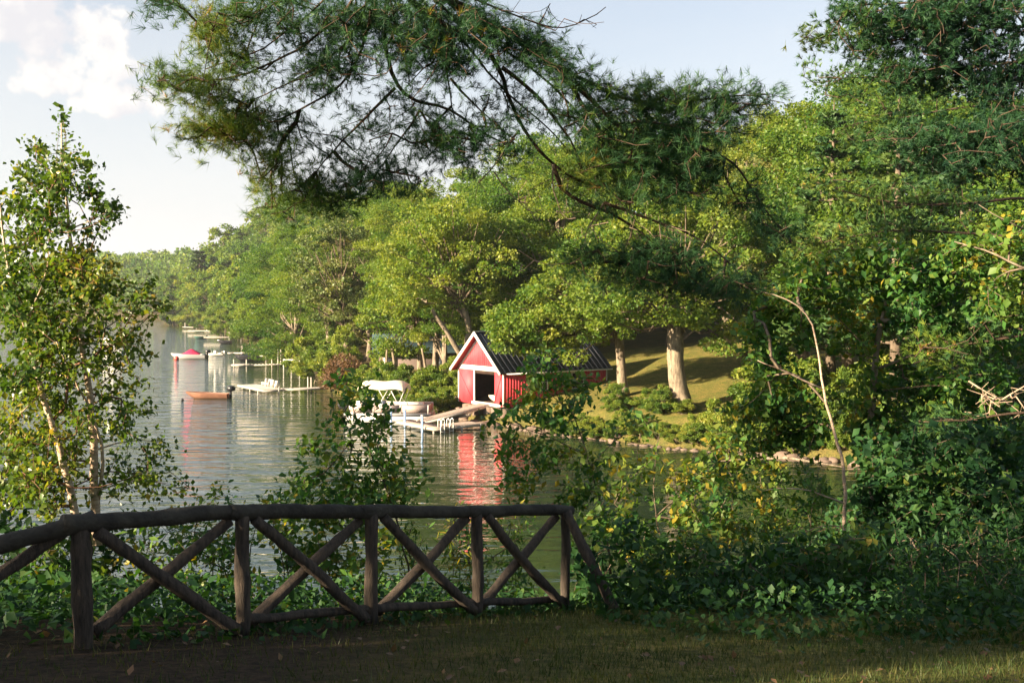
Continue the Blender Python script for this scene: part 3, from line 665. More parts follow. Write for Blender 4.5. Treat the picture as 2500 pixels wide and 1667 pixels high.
# far dinghies
p = PW(489, 827); d1 = thing('dinghy', 'little dark green dinghy off the long pale dock', 'boat', (p[0], p[1], -0.1), math.radians(200)); hull(2.9, 1.4, 0.7).build('hull', M['green_boat'], d1, True); MB().box((-.2, -.6, .45), (.1, .6, .5)).build('seat', M['deck'], d1); outboard(d1, -1.45, .55, .8)
p = PW(549, 839); d2 = thing('dinghy', 'black rowing boat with a white bow, lying below the long pale dock', 'boat', (p[0], p[1], -0.1), math.radians(176)); hull(3.0, 1.5, 0.8, deckfrac=0.3).build('hull', M['black'], d2, True); MB().box((1.0, -0.45, 0.84), (1.62, 0.45, 1.0)).build('bow_cap', M['white'], d2); MB().box((-.7, -.6, .5), (-.4, .6, .55)).build('seat', M['deck'], d2)
p = PW(278, 838); d3 = thing('motor_boat', 'white boat showing between the birch leaves', 'boat', (p[0], p[1], -0.1), math.radians(160)); hull(6.0, 2.2, 1.1, deckfrac=0.4).build('hull', M['white'], d3, True); MB().box((-0.6, -0.7, 1.0), (0.5, 0.7, 1.7)).build('cabin', M['white'], d3); MB().box((0.4, -0.6, 1.35), (0.53, 0.6, 1.65)).build('windscreen', M['glass'], d3)
p = PW(585, 885); d4 = thing('covered_boat', 'black covered boat tied behind the platform of the second dock', 'boat', (p[0]+0.4, p[1]+4.5, -0.1), math.radians(182)); hull(4.2, 1.7, 0.8, bowlift=.5).build('hull', M['black'], d4, True)
m = MB(); R_ = []
for x, h in zip(np.linspace(-1.9, 1.7, 6), (0.05, .2, .35, .45, .5, .1)): R_.append([(x, -0.75, .85), (x, 0, .9+h), (x, .75, .85)])
m.add(np.array(R_).reshape(-1, 3), [(i*3+j, (i+1)*3+j, (i+1)*3+j+1, i*3+j+1) for i in range(5) for j in range(2)]); m.build('cover', M['black'], d4, True)
MB().box((-2.9, -0.6, 0.85), (-1.7, 0.6, 0.95)).build('swim_deck', M['canvas'], d4)
# pontoon boat
pb = thing('pontoon_boat', 'pontoon boat with a raised white canopy moored beside the boathouse dock', 'boat', (-9.9, 83.2, 0), math.radians(-5))
for y in (-0.95, 0.95): MB().tube([(-3.4, y, 0.1), (2.9, y, 0.1), (3.5, y, 0.32)], [0.32, 0.32, 0.1], 10).build('pontoon', M['greyhull'], pb, True)
MB().box((-3.5, -1.25, 0.42), (3.45, 1.25, 0.56)).build('deck', M['greyhull'], pb)
def fence_side(y):
    m = MB()
    for x0, x1 in ((-3.1, -1.2), (-1.1, 1.0), (1.1, 3.3)): m.box((x0+.05, y-.02, .66), (x1-.05, y+.02, 1.26))
    o = m.build('side_panel', M['panel'], pb); r = MB()
    r.beam((-3.1, y, 1.3), (3.3, y, 1.3), .06, .06)
    for x in (-3.1, -1.15, 1.05, 3.3): r.beam((x, y, .56), (x, y, 1.3), .06, .06, (1, 0, 0))
    r.build('rail', M['white'], o)
fence_side(-1.2); fence_side(1.2)
MB().box((3.26, -1.15, .66), (3.3, 1.15, 1.24)).build('front_panel', M['panel'], pb)
MB().box((-0.9, -0.9, .56), (-0.3, -0.2, 1.55)).build('console', M['bluegrey'], pb); MB().box((-1.3, -1.0, .56), (-1.12, -0.3, 1.75)).build('seat', M['white'], pb)
MB().box((0.3, -1.0, .56), (2.4, -.4, 1.0)).build('bench', M['white'], pb); MB().box((0.2, .4, .56), (2.6, 1.0, 1.35)).build('bench', M['white'], pb); MB().box((-2.9, -1.0, .56), (-1.8, 1.0, 1.15)).build('bench', M['white'], pb)
m = MB(); XS = np.linspace(-2.45, 1.45, 12); R_ = []
for i, x in enumerate(XS):
    t = i/11; top = 2.95 + 0.26*math.sin(math.pi*t*3)*0.35 + 0.22*math.sin(math.pi*t) - (0.25 if i == 0 else 0); R_.append([(x, -1.3, top-.62), (x, -1.15, top-0.25), (x, -0.6, top-0.05), (x, 0, top), (x, .6, top-.05), (x, 1.15, top-.25), (x, 1.3, top-.62)])
R_ = np.array(R_); R_[0, :, 2] += 0.12; R_[-1, :, 2] -= 0.1
m.add(R_.reshape(-1, 3), [(i*7+j, (i+1)*7+j, (i+1)*7+j+1, i*7+j+1) for i in range(11) for j in range(6)]); cn = m.build('canopy', M['canvas'], pb, True)
md = cn.modifiers.new('thick', 'SOLIDIFY'); md.thickness = 0.03
for a, b_ in (((-0.7, 1.28), (-1.3, 2.4)), ((-0.7, 1.28), (0.0, 2.4)), ((0.9, 1.28), (1.35, 2.4)), ((0.9, 1.28), (0.3, 2.4))):
    [MB().beam((a[0], y, a[1]), (b_[0], y, b_[1]), .05, .05).build('canopy_pole', M['white'], pb) for y in (-1.2, 1.2)]
outboard(pb, -3.55, 0.5, 1.5)
# canoes on racks in the boathouse
def at_h(name, label, cat, x, y, z, rz=0.0): return thing(name, label, cat, hloc(x, y, z), HA+rz)
k1 = at_h('rowing_boat', 'red boat stored inside the open boathouse door', 'boat', 2.4, 2.0, 0.35, math.pi/2*0.9); hull(4.2, 1.0, 0.55, stern=0.5, bowlift=.3).build('hull', M['red'], k1, True); MB().box((-.2, -.4, .35), (.1, .4, .4)).build('seat', M['deck'], k1)
k2 = at_h('canoe', 'long white canoe on the floor of the boathouse', 'canoe', 1.3, 1.9, 0.02, math.pi/2); hull(3.6, 0.8, 0.34, stern=0.3, bowlift=.5).build('hull', M['canvas'], k2, True); MB().box((-.2, -.34, .25), (.05, .34, .29)).build('seat', M['deck'], k2)
k3 = at_h('canoe', 'narrow white canoe hung high in the boathouse', 'canoe', 1.6, 1.3, 1.45, math.pi/2); hull(2.6, 0.6, 0.16, stern=0.3, bowlift=.3).build('hull', M['canvas'], k3, True); MB().box((-.2, -.24, .1), (.05, .24, .13)).build('seat', M['deck'], k3)
rk = at_h('boat_rack', 'wooden storage rack inside the boathouse', 'rack', 1.6, 1.3, 0.0, 0); 
for y in (-0.8, 0.8):
    for x in (-0.4, 0.4): MB().box((x-.05, y-.05, 0), (x+.05, y+.05, 2.2)).build('upright', M['inside'], rk)
    MB().box((-.4, y-.05, 1.34), (.4, y+.05, 1.42)).build('shelf_bar', M['inside'], rk)

M['deck_edge'] = mat('deck_edge', (0.46, 0.42, 0.36), 0.7, 0.2, 2.0, (0.34, 0.31, 0.27))
# ------------------------------------------------------------------ docks
def planks(m, a, b, w, t=0.05, pw_=0.16, gap=0.015):
    """planks across the run a->b (2-D+z)"""
    a = np.array(a, float); b = np.array(b, float); L = np.linalg.norm(b-a); d = (b-a)/L; s = np.array([-d[1], d[0], 0]); s /= np.linalg.norm(s); n = int(L/pw_)
    for i in range(n):
        p0 = a + d*(L*i/n); p1 = a + d*(L*(i+1)/n - gap); dz = np.array([0, 0, t]); v = [p0-s*w/2-dz, p1-s*w/2-dz, p1+s*w/2-dz, p0+s*w/2-dz, p0-s*w/2, p1-s*w/2, p1+s*w/2, p0+s*w/2]
        m.add(v, [(0,3,2,1),(4,5,6,7),(0,1,5,4),(1,2,6,5),(2,3,7,6),(3,0,4,7)])
    return m
def dock(name, label, runs, posts, matd='deck_pale', z=0.45, pr=0.07, group=None, edge='deck_edge'):
    o0 = runs[0][0]; t = thing(name, label, 'dock', (o0[0], o0[1], 0), 0, group); off = np.array([o0[0], o0[1], 0])
    for a, b, w in runs:
        a = np.array([a[0], a[1], z]) - off; b = np.array([b[0], b[1], z]) - off
        props(planks(MB(), a, b, w, 0.05, 0.16 if a[1] < 60 and o0[1] < 120 else 0.5).build('decking', M[matd], t), kind='stuff')
        d = (b-a)/np.linalg.norm(b-a); s = np.array([-d[1], d[0], 0])
        for q in (-1, 1): MB().beam(a+s*q*w/2-(0, 0, .12), b+s*q*w/2-(0, 0, .12), .06, .17).build('side_beam', M[edge], t)
        for e in (a, b): MB().beam(e+s*w/2-(0, 0, .13), e-s*w/2-(0, 0, .13), .06, .15).build('end_beam', M[edge], t)
    for (x, y, zt) in posts: MB().tube([(x-off[0], y-off[1], -1.6), (x-off[0], y-off[1], zt)], pr, 7).build('post', M[edge], t)
    return t
C_ = PW(1058, 1045, .4); A_ = PW(962, 1026, .4); R1 = PW(1181, 1033, .4)
dirA = (A_-C_)/np.linalg.norm(A_-C_); dirR = (R1-C_)/np.linalg.norm(R1-C_)
nA = np.array([-dirA[1], dirA[0], 0]); nA = nA if nA@dirR > 0 else -nA; nR = np.array([-dirR[1], dirR[0], 0]); nR = nR if nR@dirA > 0 else -nR
bd = dock('boathouse_dock', 'weathered wooden dock in an L shape on the water in front of the red boathouse',
     [(C_+nR*0.85+dirR*1.5, R1+nR*0.85, 1.7), (C_+nA*0.7, A_+nA*0.7, 1.4)], [(*(C_+dirR*.1+nR*.1)[:2], .38), (*(R1-dirR*.3)[:2], .38), (*(C_+dirR*2.6)[:2], .38), (*(A_+nA*1.4)[:2], .38)], 'deck', 0.4)
for i, (px, py) in enumerate(((955, 1036), (989, 1040), (1031, 1052))):
    q = PW(px, py, .1); t = thing('dock_pipe', ['pale blue dock pipe farthest out on the boathouse dock', 'middle one of the pale blue pipes along the boathouse dock', 'pale blue dock pipe nearest the corner of the boathouse dock'][i], 'pipe', (q[0], q[1], -1.5), 0, 'blue pipes along the boathouse dock')
    MB().tube([(0, 0, 0), (0, 0, 2.9 - .1*i)], .09, 8).build('pipe', M['bluepipe'], t); MB().tube([(0, 0, 2.9-.1*i), (0, 0, 2.97-.1*i)], .11, 8).build('cap', M['white'], t)
L0 = C_ + dirR*1.0 - nR*.12
lt = thing('dock_ladder', 'white hooped swimming ladder on the edge of the boathouse dock', 'ladder', (L0[0], L0[1], 0), math.atan2(dirR[1], dirR[0]))
for x in (-.45, -.1, .35, .7):
    MB().tube([(x, -.02, -.9), (x, -.02, .9), (x, .12, 1.02), (x, .3, .9), (x, .3, .42)], .035, 6).build('rail', M['white'], lt, True)
for x in (-.45, .35):
    for z in (-.6, -.25, .1): MB().tube([(x, -.02, z), (x+.35, -.02, z)], .03, 6).build('rung', M['white'], lt)
G0 = PW(1028, 1026, .5); G1 = np.array(hloc(-0.15, 2.35, 0.0)); gd = G1-G0
gw = thing('gangway', 'wooden ramp sloping from the dock up to the boathouse door', 'ramp', tuple(G0))
props(planks(MB(), (0, 0, 0), tuple(gd), 1.25, .05, .16).build('decking', M['deck'], gw), kind='stuff')
sn = np.array([-gd[1], gd[0], 0]); sn /= np.linalg.norm(sn)
for q in (-1, 1): MB().beam(sn*q*.62-(0, 0, .14), gd+sn*q*.62-(0, 0, .14), .07, .2).build('side_beam', M['deck_pale'], gw)
# second short walkway and post on shore side
s0 = PW(1105, 1016, .55); s1 = PW(1150, 1009, .8); wk = thing('walkway', 'short low wooden walkway on the rocks under the boathouse ramp', 'walkway', tuple(s0)); props(planks(MB(), (0, 0, 0), tuple(s1-s0), .9).build('decking', M['deck'], wk), kind='stuff'); MB().beam((0, -.4, -.1), tuple(s1-s0-np.array([0, .4, .1])), .06, .15).build('side_beam', M['deck'], wk)
# neighbour docks
a, b, c, e = PW(592, 938.6, .45), PW(630, 953, .45), PW(681, 950.5, .45), PW(800, 945, .45)
mid0 = (a+b)/2; mid1 = mid0 + (c-b)
d_ = c-b; Lp = np.linalg.norm(a-b)
dk1 = dock('lake_dock', 'pale dock with white chairs on its wide end platform, nearest of the neighbouring docks', [(mid0, mid1, Lp*0.98), (c+(0, 1.2, 0), e, 1.1)],
     [(*a[:2], .4), (*b[:2], .4), (*((a+b)/2)[:2], .4), (*c[:2], .7), (*(PW(752, 946, .4))[:2], 1.55), (*(PW(760, 946, .4))[:2], 1.5)], group='docks along the wooded shore')
def chair(px, py, lab):
    q = PW(px, py, .45); t = thing('deck_chair', lab, 'chair', (q[0], q[1], .45), math.radians(200+RNG.uniform(-30, 30)), 'white chairs on the dock platform'); t.scale = (.8, .8, .8)
    MB().box((-.3, -.3, .32), (.3, .3, .38)).build('seat', M['white'], t); MB().beam((0, .28, .34), (0, .5, 1.1), .58, .05, (0, 1, 0)).build('backrest', M['white'], t)
    for x in (-.3, .3):
        MB().box((x-.05, -.35, .55), (x+.05, .35, .59)).build('armrest', M['white'], t)
        for y in (-.28, .28): MB().box((x-.03, y-.03, 0), (x+.03, y+.03, .55)).build('leg', M['white'], t)
for px, py, lab in ((647, 943, 'white dock chair nearest the open water end of the platform'), (656, 944, 'white dock chair beside the one nearest the water'), (668, 946, 'white dock chair just before the walkway'), (676, 949, 'white dock chair at the corner where the walkway starts')): chair(px, py, lab)
a, b, e = PW(571, 889.5, .45), PW(602, 890, .45), PW(742, 886.5, .45)
dock('lake_dock', 'pale dock with two pairs of tall posts and a black covered boat at its end', [(a+(0, 1, 0), b+(0, 1, 0), 2.6), (b+(0, .6, 0), e, 1.0)],
     [(*a[:2], 1.2), (*b[:2], 1.2), (*PW(664, 888, .4)[:2], 1.1), (*PW(679, 888, .4)[:2], 2.5), (*PW(686, 888, .4)[:2], 2.5), (*PW(720, 887, .4)[:2], 2.0), (*PW(726, 887, .4)[:2], 2.0)], 'deck_pale', .45, .10, 'docks along the wooded shore')
q0, q1 = PW(684, 884, .9), PW(742, 884, 1.0); h0 = thing('handrail', 'pale rail running to the shore box of the dock with tall posts', 'railing', (q0[0], q0[1]+2, 0)); MB().beam((0, 0, 1.15), tuple((q1-q0)[:2])+(1.15,), .1, .12).build('rail', M['white'], h0)
for f in (0.02, .35, .7): v_ = (q1-q0)*f; MB().box((v_[0]-.08, v_[1]-.08, -.6), (v_[0]+.08, v_[1]+.08, 1.1)).build('post', M['white'], h0)
q = PW(751, 888, .3); cr = thing('dock_crib', 'pale timber and stone crib at the shore end of the dock with tall posts', 'crib', (q[0], q[1]+1.4, 0)); MB().box((-1.4, -1, -.6), (1.2, 1, .85)).build('box', M['stone'], cr); MB().box((-1.5, -1.1, .85), (1.3, 1.1, .95)).build('lid', M['deck_pale'], cr); MB().box((1.2, -.9, .2), (1.4, -.7, 1.4)).build('post', M['white'], cr)
for p0, p1, ps, lab in (((558, 861), (676, 861), ((592, 862), (650, 862)), 'very long narrow dock reaching across the water behind the tall posts'),
                    ((499, 823), (594, 823), ((560, 822), (589, 822)), 'pale dock with a single white shore post, far along the lake'),
                    ((461, 806.5), (585, 808), ((505, 807), (542, 807)), 'long thin dock just beyond the dock with the single shore post'),
                    ((449, 798), (516, 800), ((452, 798), (480, 798), (508, 799)), 'farthest dock with orange sunlit posts at the headland')):
    a, b = PW(*p0, .45), PW(*p1, .45); tall = 2.0 if 'farthest' in lab else 1.7
    dock('lake_dock', lab, [(a, b, 1.2)], [(*PW(*x, .45)[:2], tall) for x in ps], 'deck_pale', .5, .16, 'docks along the wooded shore')

# ------------------------------------------------------------------ neighbouring house
nh = thing('lake_house', 'low grey brown house with a dull teal roof half hidden behind trunks', 'house', (-9.6, 108, 0), math.radians(8))
gzh = 1.6
w_ = MB(); w_.box((-4.6, 0, gzh-1.5), (4.6, 6, gzh+2.9)); w_.build('wall', M['housewall'], nh)
r_ = MB(); r_.add([(-5.1, -.7, gzh+2.7), (5.1, -.7, gzh+2.7), (5.1, 3, gzh+4.5), (-5.1, 3, gzh+4.5), (-5.1, 6.7, gzh+2.7), (5.1, 6.7, gzh+2.7), (-5.1, -.7, gzh+2.55), (5.1, -.7, gzh+2.55), (5.1, 6.7, gzh+2.55), (-5.1, 6.7, gzh+2.55)],
      [(0, 1, 2, 3), (3, 2, 5, 4), (0, 6, 7, 1), (4, 5, 8, 9), (6, 9, 8, 7)], [(0, 3, 4), (1, 5, 2)]); r_.build('roof', M['tealroof'], nh)
for x in (-3.9, 1.6): f_ = MB().box((x, -.06, gzh+.5), (x+1.3, 0.02, gzh+2.2)).build('window', M['white'], nh); MB().box((x+.1, -.09, gzh+.6), (x+1.2, -.062, gzh+2.1)).build('pane', M['glass'], f_)

# ------------------------------------------------------------------ log fence
LOG = M['log']
fr = thing('log_fence', 'rustic log fence with crossed braces at the edge of the lawn', 'fence', (-1.21, 8.75, 6.7))
FO = np.array([-1.21, 8.75, 6.7])
def logm(a, b, r0, r1, name, seed=0, sides=12, m_=None):
    a = np.array(a, float)-FO; b = np.array(b, float)-FO; L = np.linalg.norm(b-a); n = max(6, int(L/0.08)); t = np.linspace(0, 1, n)[:, None]
    rr = np.random.default_rng(seed); wob = np.zeros((n, 3)); 
    for f, am in ((2.2, .006), (5.3, .003), (11, .0015)): wob += am*np.sin(t*f*L*2 + rr.uniform(0, 6, 3))
    k = MB(); rad = np.linspace(r0, r1, n)*(1 + 0.05*np.sin(t[:, 0]*L*9 + rr.uniform(0, 6)) + rr.normal(0, .018, n))
    for _ in range(max(1, int(L*1.5))): rad += r0*.12*np.exp(-((t[:, 0]-rr.random())*L/0.03)**2)
    return k.tube(a + (b-a)*t + wob, rad, sides, noise=0.025).build(name, m_ or LOG, fr, True)
PT = [(-3.95, 6.3), (-2.97, 7.0), (-2.09, 7.875), (-1.21, 8.75), (-0.33, 9.6), (0.55, 10.5)]
RZ = [7.80, 7.985, 7.88, 7.70, 7.53, 7.36]
fr_r = [.068, .066, .056, .056, .053, .048]
GZ = [gz1(*p)-0.3 for p in PT]
for i, (x, y) in enumerate(PT): logm((x, y, GZ[i]), (x, y, RZ[i]-0.02), fr_r[i]*1.04, fr_r[i], 'post', 100+i)
for i in range(5):
    a = np.array([*PT[i], RZ[i]+.0]); b = np.array([*PT[i+1], RZ[i+1]+.0]); d = (b-a)/np.linalg.norm(b-a)
    logm(a - d*.12, b + d*.10, .066-.002*i, .060-.002*i, 'top_rail', 200+i, m_=M['logtop'])
    za, zb = gz1(*PT[i])+.13, gz1(*PT[i+1])+.13
    if i in (2, 3, 4): logm((*PT[i], za), (*PT[i+1], zb), .038, .034, 'bottom_rail', 230+i)
    nrm = np.array([d[1], -d[0], 0]); nrm = nrm/np.linalg.norm(nrm); nrm = nrm if nrm[1] < 0 else -nrm
    a2 = np.array([*PT[i], 0]); b2 = np.array([*PT[i+1], 0]); off = (b2-a2)/np.linalg.norm(b2-a2)*.09
    if i: logm(a2+off+(0, 0, RZ[i]-.06)+nrm*.045, b2-off+(0, 0, zb-.06)+nrm*.045, .043, .05, 'brace', 260+i)
    logm(a2+off+(0, 0, za-.06)-nrm*.045, b2-off+(0, 0, RZ[i+1]-.06)-nrm*.045, .05, .043, 'brace', 280+i)
logm((.56, 10.42, 7.36), (1.08, 10.1, gz1(1.08, 10.1)-.1), .05, .056, 'end_brace', 300)

# ------------------------------------------------------------------ far trees
def treeat(px, Y, proto, H, label, group=None, s=None, dz=-0.3, **k):
    x = (px-CXP)/FPX*Y; z = gz1(x, Y)+dz; base = {0: 18, 1: 16, 2: 20, 3: 15, 4: 17}
    return x, z
def plant(proto, nat_h, px, Y, H, label, group=None, wide=1.0, cat='tree', name='broadleaf_tree'):
    x = (px-CXP)/FPX*Y; s = H/nat_h
    return put_tree(proto, name, (x, Y, gz1(x, Y)-.3), label, cat, group, s*wide, s)
NH = [18, 16, 20, 15, 17]
spec = [ # px, Y, variant, H, wide, label
 (1090, 94, 0, 17, 1.0, 'broad green tree rising behind the ridge of the boathouse roof'),
 (1240, 101, 3, 18, 1.1, 'wide round tree behind the red gable'),
 (1370, 97, 2, 21, 1.0, 'tall tree behind the dark metal roof'),
 (1500, 105, 0, 23, 1.0, 'tall green tree behind the far end of the boathouse'),
 (1640, 100, 1, 22, 1.1, 'tree standing at the back of the sunny lawn'),
 (1770, 96, 4, 20, 1.1, 'tall pale yellowish tree behind the lawn'),
 (1860, 88, 2, 21, 1.0, 'tall tree at the upper edge of the lawn'),
 (1960, 82, 4, 19, 1.2, 'pale thin leaved tree above the cove, beside a dark pine'),
 (2080, 76, 0, 22, 1.1, 'dense green tree beyond the cove, behind the white birch trunk'),
 (2230, 70, 1, 22, 1.2, 'ragged green tree beyond the cove under the pine boughs'),
 (2380, 66, 3, 20, 1.2, 'round dark tree beyond the cove near the frame edge'),
 (1000, 122, 2, 20, 1.1, 'tall tree behind the teal roofed house'),
 (900, 128, 4, 18, 1.1, 'pale yellow green tree beside the brown bush'),
 (1120, 130, 1, 22, 1.1, 'ragged tree standing high behind the lake house'),
 (1300, 125, 0, 24, 1.1, 'large tree in the back row behind the boathouse'),
 (1580, 122, 3, 23, 1.1, 'large tree in the back row behind the lawn'),
 (1700, 118, 2, 22, 1.0, 'high crown in the back row above the lawn'),
 (1980, 105, 0, 21, 1.1, 'back row tree showing over the pale tree'),
 (2150, 98, 2, 24, 1.1, 'back row tree above the cove'),
 (800, 140, 0, 19, 1.1, 'round green tree above the shore bushes behind the docks'),
 (730, 158, 3, 19, 1.2, 'wide low tree reaching down to the dock with tall posts'),
 (860, 160, 1, 20, 1.2, 'ragged tree in the second row behind the docks'),
 (960, 150, 3, 22, 1.2, 'wide tree in the second row behind the lake house'),
]
for px, Y, v, H, wd, lab in spec: plant(MID[v], NH[v], px, Y, H, lab, None, wd)
# low canopy over the boathouse roof: crowns of the two lawn trees
plant(PINE[0], 22, 1460, 112, 24, 'dark pine standing behind the boathouse roof', None, 1.0, 'pine', 'pine_tree')
plant(PINE[1], 19, 1930, 92, 21, 'pine rising beside the pale thin leaved tree', None, 1.0, 'pine', 'pine_tree')
plant(PINE[0], 22, 2030, 66, 21, 'dark pine standing just behind the white birch trunk', None, 1.0, 'pine', 'pine_tree')
plant(PINE[1], 19, 2190, 60, 22, 'dark pine beyond the cove under the layered boughs', None, 1.1, 'pine', 'pine_tree')
plant(PINE[1], 19, 1820, 84, 17, 'narrow pine at the upper edge of the sunny lawn', None, .9, 'pine', 'pine_tree')
# shore wood, one tree per crown
rng = np.random.default_rng(5); placed = []
def try_place(x, y, mind):
    for a, b in placed:
        if (a-x)**2+(b-y)**2 < mind*mind: return False
    placed.append((x, y)); return True
cnt = 0
cand = []
for _ in range(9000):
    y = rng.uniform(112, 470); x = rng.uniform(-165, 10); cand.append((x, y))
cand = np.array(cand); dd = shore_d(cand[:, 0], cand[:, 1]); zc = gz(cand[:, 0], cand[:, 1])
order = np.argsort(dd)
for i in order:
    x, y = cand[i]; d = dd[i]
    if d < 2.0 or d > 46 or (x > -16 and y < 150) or x/y > -0.115: continue
    if y < 165 and x/y > -0.19: continue
    if not try_place(x, y, 8.0 + d*0.07 + max(0, y-220)*0.012): continue
    H = rng.uniform(14, 21) + min(d, 30)*0.1
    if y < 210: v = int(rng.choice([0, 1, 3, 4], p=[.3, .25, .3, .15])); pr, nh_ = MID[v], NH[v]
    else: v = int(rng.integers(0, 3)); pr, nh_ = FAR[v], [17, 15, 19][v]
    s = H/nh_
    where = [w for lim, w in ((150, 'between the dock with chairs and the dock with tall posts'), (183, 'behind the dock with tall posts'), (225, 'past the very long narrow dock'), (275, 'above the dock with the single shore post'), (330, 'above the long thin dock'), (999, 'at the headland')) if y < lim][0]
    row = 'at the water edge' if d < 9 else ('in the second row' if d < 20 else ('on the slope' if d < 33 else 'on the ridge'))
    put_tree(pr, 'broadleaf_tree', (x, y, zc[i]-.3), 'rounded green tree %s %s' % (row, where), 'tree', 'shore trees %s %s' % (row, where), s*rng.uniform(.95, 1.2), s); cnt += 1
print('shore trees', cnt)
for px, Y, H, lab in ((489, 415, 29, 'dark pine with a pointed top standing above the wooded ridge'), (425, 425, 20, 'small dark pine on the skyline near the headland'), (600, 330, 20, 'pine on the ridge below the hanging pine tips')):
    plant(PINE[2], 20, px, Y, H, lab, None, 1.35, 'pine', 'pine_tree')
# far woods: a mass
rng = np.random.default_rng(9); V_, F_, T_ = [], [], []; off = 0
pts = []
for _ in range(9000):
    y = rng.uniform(300, 900); x = rng.uniform(-720, 60)
    pts.append((x, y))
pts = np.array(pts); dd = shore_d(pts[:, 0], pts[:, 1]); zc = gz(pts[:, 0], pts[:, 1]); keep = []
for i in np.argsort(dd):
    if dd[i] < 3 or dd[i] > 150: continue
    if pts[i][0]/pts[i][1] > -0.15 or (pts[i][1] < 465 and dd[i] < 48): continue
    if all((pts[i][0]-pts[j][0])**2 + (pts[i][1]-pts[j][1])**2 > 150 for j in keep[-220:]): keep.append(i)
    if len(keep) > 640: break
for i in keep:
    n = 230; H = rng.uniform(13, 19); R = rng.uniform(6, 8.5); U = unit(n, rng); c = np.array([pts[i][0], pts[i][1], zc[i]+H*.5])
    pos = c + U*np.array([R, R, H*.52])*rng.uniform(.75, 1.02, n)[:, None]
    v_, f_ = leaves(pos, U, 1.9, 1.6, rng, .8); V_.append(v_); F_.append(f_+off); off += len(v_); T_.append(np.repeat(np.clip(rng.normal(.4, .15)+rng.normal(0, .12, n), 0, 1), 4))
fw = link('far_woods', mesh('far_woods', np.concatenate(V_), np.concatenate(F_), M['leaf_far'], False, np.concatenate(T_)))
props(fw, 'distant wooded hills closing the far end of the lake', 'woods', None, 'stuff')

# ------------------------------------------------------------------ trunks and trees by the boathouse
def ptrunk(pxs, r0, r1, name, mat_, parent, base, seed=0, sides=12):
    pts = np.array([P(*a) for a in pxs]) - base; s = np.concatenate([[0], np.cumsum(np.linalg.norm(np.diff(pts, axis=0), axis=1))]); n = max(6, len(pts)*3); t = np.linspace(0, s[-1], n)
    q = np.stack([np.interp(t, s, pts[:, k]) for k in range(3)], 1); q[1:-1] = (q[:-2]+2*q[1:-1]+q[2:])/4; rad = np.linspace(r0, r1, n); rad[0] *= 1.35; rad[1] *= 1.08
    return MB().tube(q, rad, sides, noise=.03).build(name, mat_, parent, True)
def lawn_tree(label, px, Y, trunk, r0, r1, crownB, seed, leaf=.24, per=130, mt='leaf_far', extra=()):
    base = np.array([(px-CXP)/FPX*Y, Y, 0.0]); base[2] = gz1(base[0], Y)-.2
    t = thing('broadleaf_tree', label, 'tree', tuple(base)); rng = np.random.default_rng(seed)
    ptrunk(trunk, r0, r1, 'trunk', M['bark_pale'], t, base)
    for e, a, b in extra: ptrunk(e, a, b, 'limb', M['bark_pale'], t, base, sides=8)
    C, R3 = [], []
    for (cx, cy, rx, ry, n, yj) in crownB:
        for _ in range(n):
            a = rng.uniform(0, 6.28); r = rng.random()**.6; y = Y + rng.normal(0, yj); C.append(P(cx+rx*r*math.cos(a), cy+ry*r*math.sin(a), y)); R3.append(rng.uniform(.7, 1.5))
    C = np.array(C) - base; R3 = np.array(R3)
    top = np.array(P(*trunk[-1])) - base; m = MB()
    for c in C[::2]: m.tube([top*rng.uniform(.6, 1), (top*.8+c)/2+rng.normal(0, .4, 3), c], [.12, .07, .02], 5, cap=False)
    m.build('branches', M['bark'], t)
    k = np.repeat(np.arange(len(C)), per); n = len(k); U = unit(n, rng); S = U*(R3[k]*rng.uniform(.4, 1, n)**.6)[:, None]; S[:, 2] *= .55
    V, F = leaves(C[k]+S, U+(0, 0, -.25), leaf, leaf*.8, rng, .7); ct = rng.normal(.55, .15, len(C))
    link('crown', mesh('crown', V, F, M[mt], False, np.repeat(np.clip(ct[k]+rng.normal(0, .13, n), 0, 1), 4)), t); return t
lawn_tree('huge old tree with a thick pale trunk on the bank of the lawn', 1668, 72, [(1672, 1004, 72), (1656, 950, 72), (1648, 880, 72), (1650, 800, 72), (1640, 700, 72.5)], .66, .5,
          [(1650, 620, 190, 150, 80, 3.2), (1760, 730, 130, 90, 34, 3), (1530, 720, 130, 80, 34, 3), (1640, 770, 110, 30, 10, 2), (1780, 830, 90, 30, 8, 2), (1640, 500, 150, 80, 30, 3)], 61, per=170)
lawn_tree('leafy tree with a slimmer pale trunk at the back corner of the boathouse', 1518, 79, [(1521, 962, 79), (1517, 900, 79), (1514, 850, 79), (1500, 740, 79)], .40, .3,
          [(1440, 700, 150, 100, 60, 2.5), (1340, 760, 110, 60, 40, 2), (1270, 790, 70, 45, 26, 1.2), (1340, 820, 70, 30, 16, 1), (1245, 815, 45, 35, 14, .6), (1290, 850, 45, 16, 6, .5), (1460, 800, 90, 45, 22, 2), (1500, 600, 130, 90, 34, 3), (1420, 870, 25, 12, 2, .5)], 62, per=170)
lawn_tree('forked tree with two white sunlit stems, one leaning, beside the red gable', 1140, 90, [(1146, 900, 90), (1140, 860, 90), (1146, 800, 90), (1138, 770, 90), (1128, 740, 90), (1132, 690, 90), (1124, 650, 90)], .34, .2,
          [(1050, 640, 120, 90, 50, 2.5), (1170, 600, 110, 90, 44, 2.5), (1100, 540, 110, 60, 26, 2.5), (1180, 720, 50, 40, 10, 2), (985, 740, 50, 40, 12, 2)], 63, per=170, mt='leaf_far',
          extra=(([(1142, 890, 89.6), (1118, 855, 89.2), (1088, 805, 88.8), (1066, 775, 88.6), (1055, 755, 88.6)], .3, .16),))
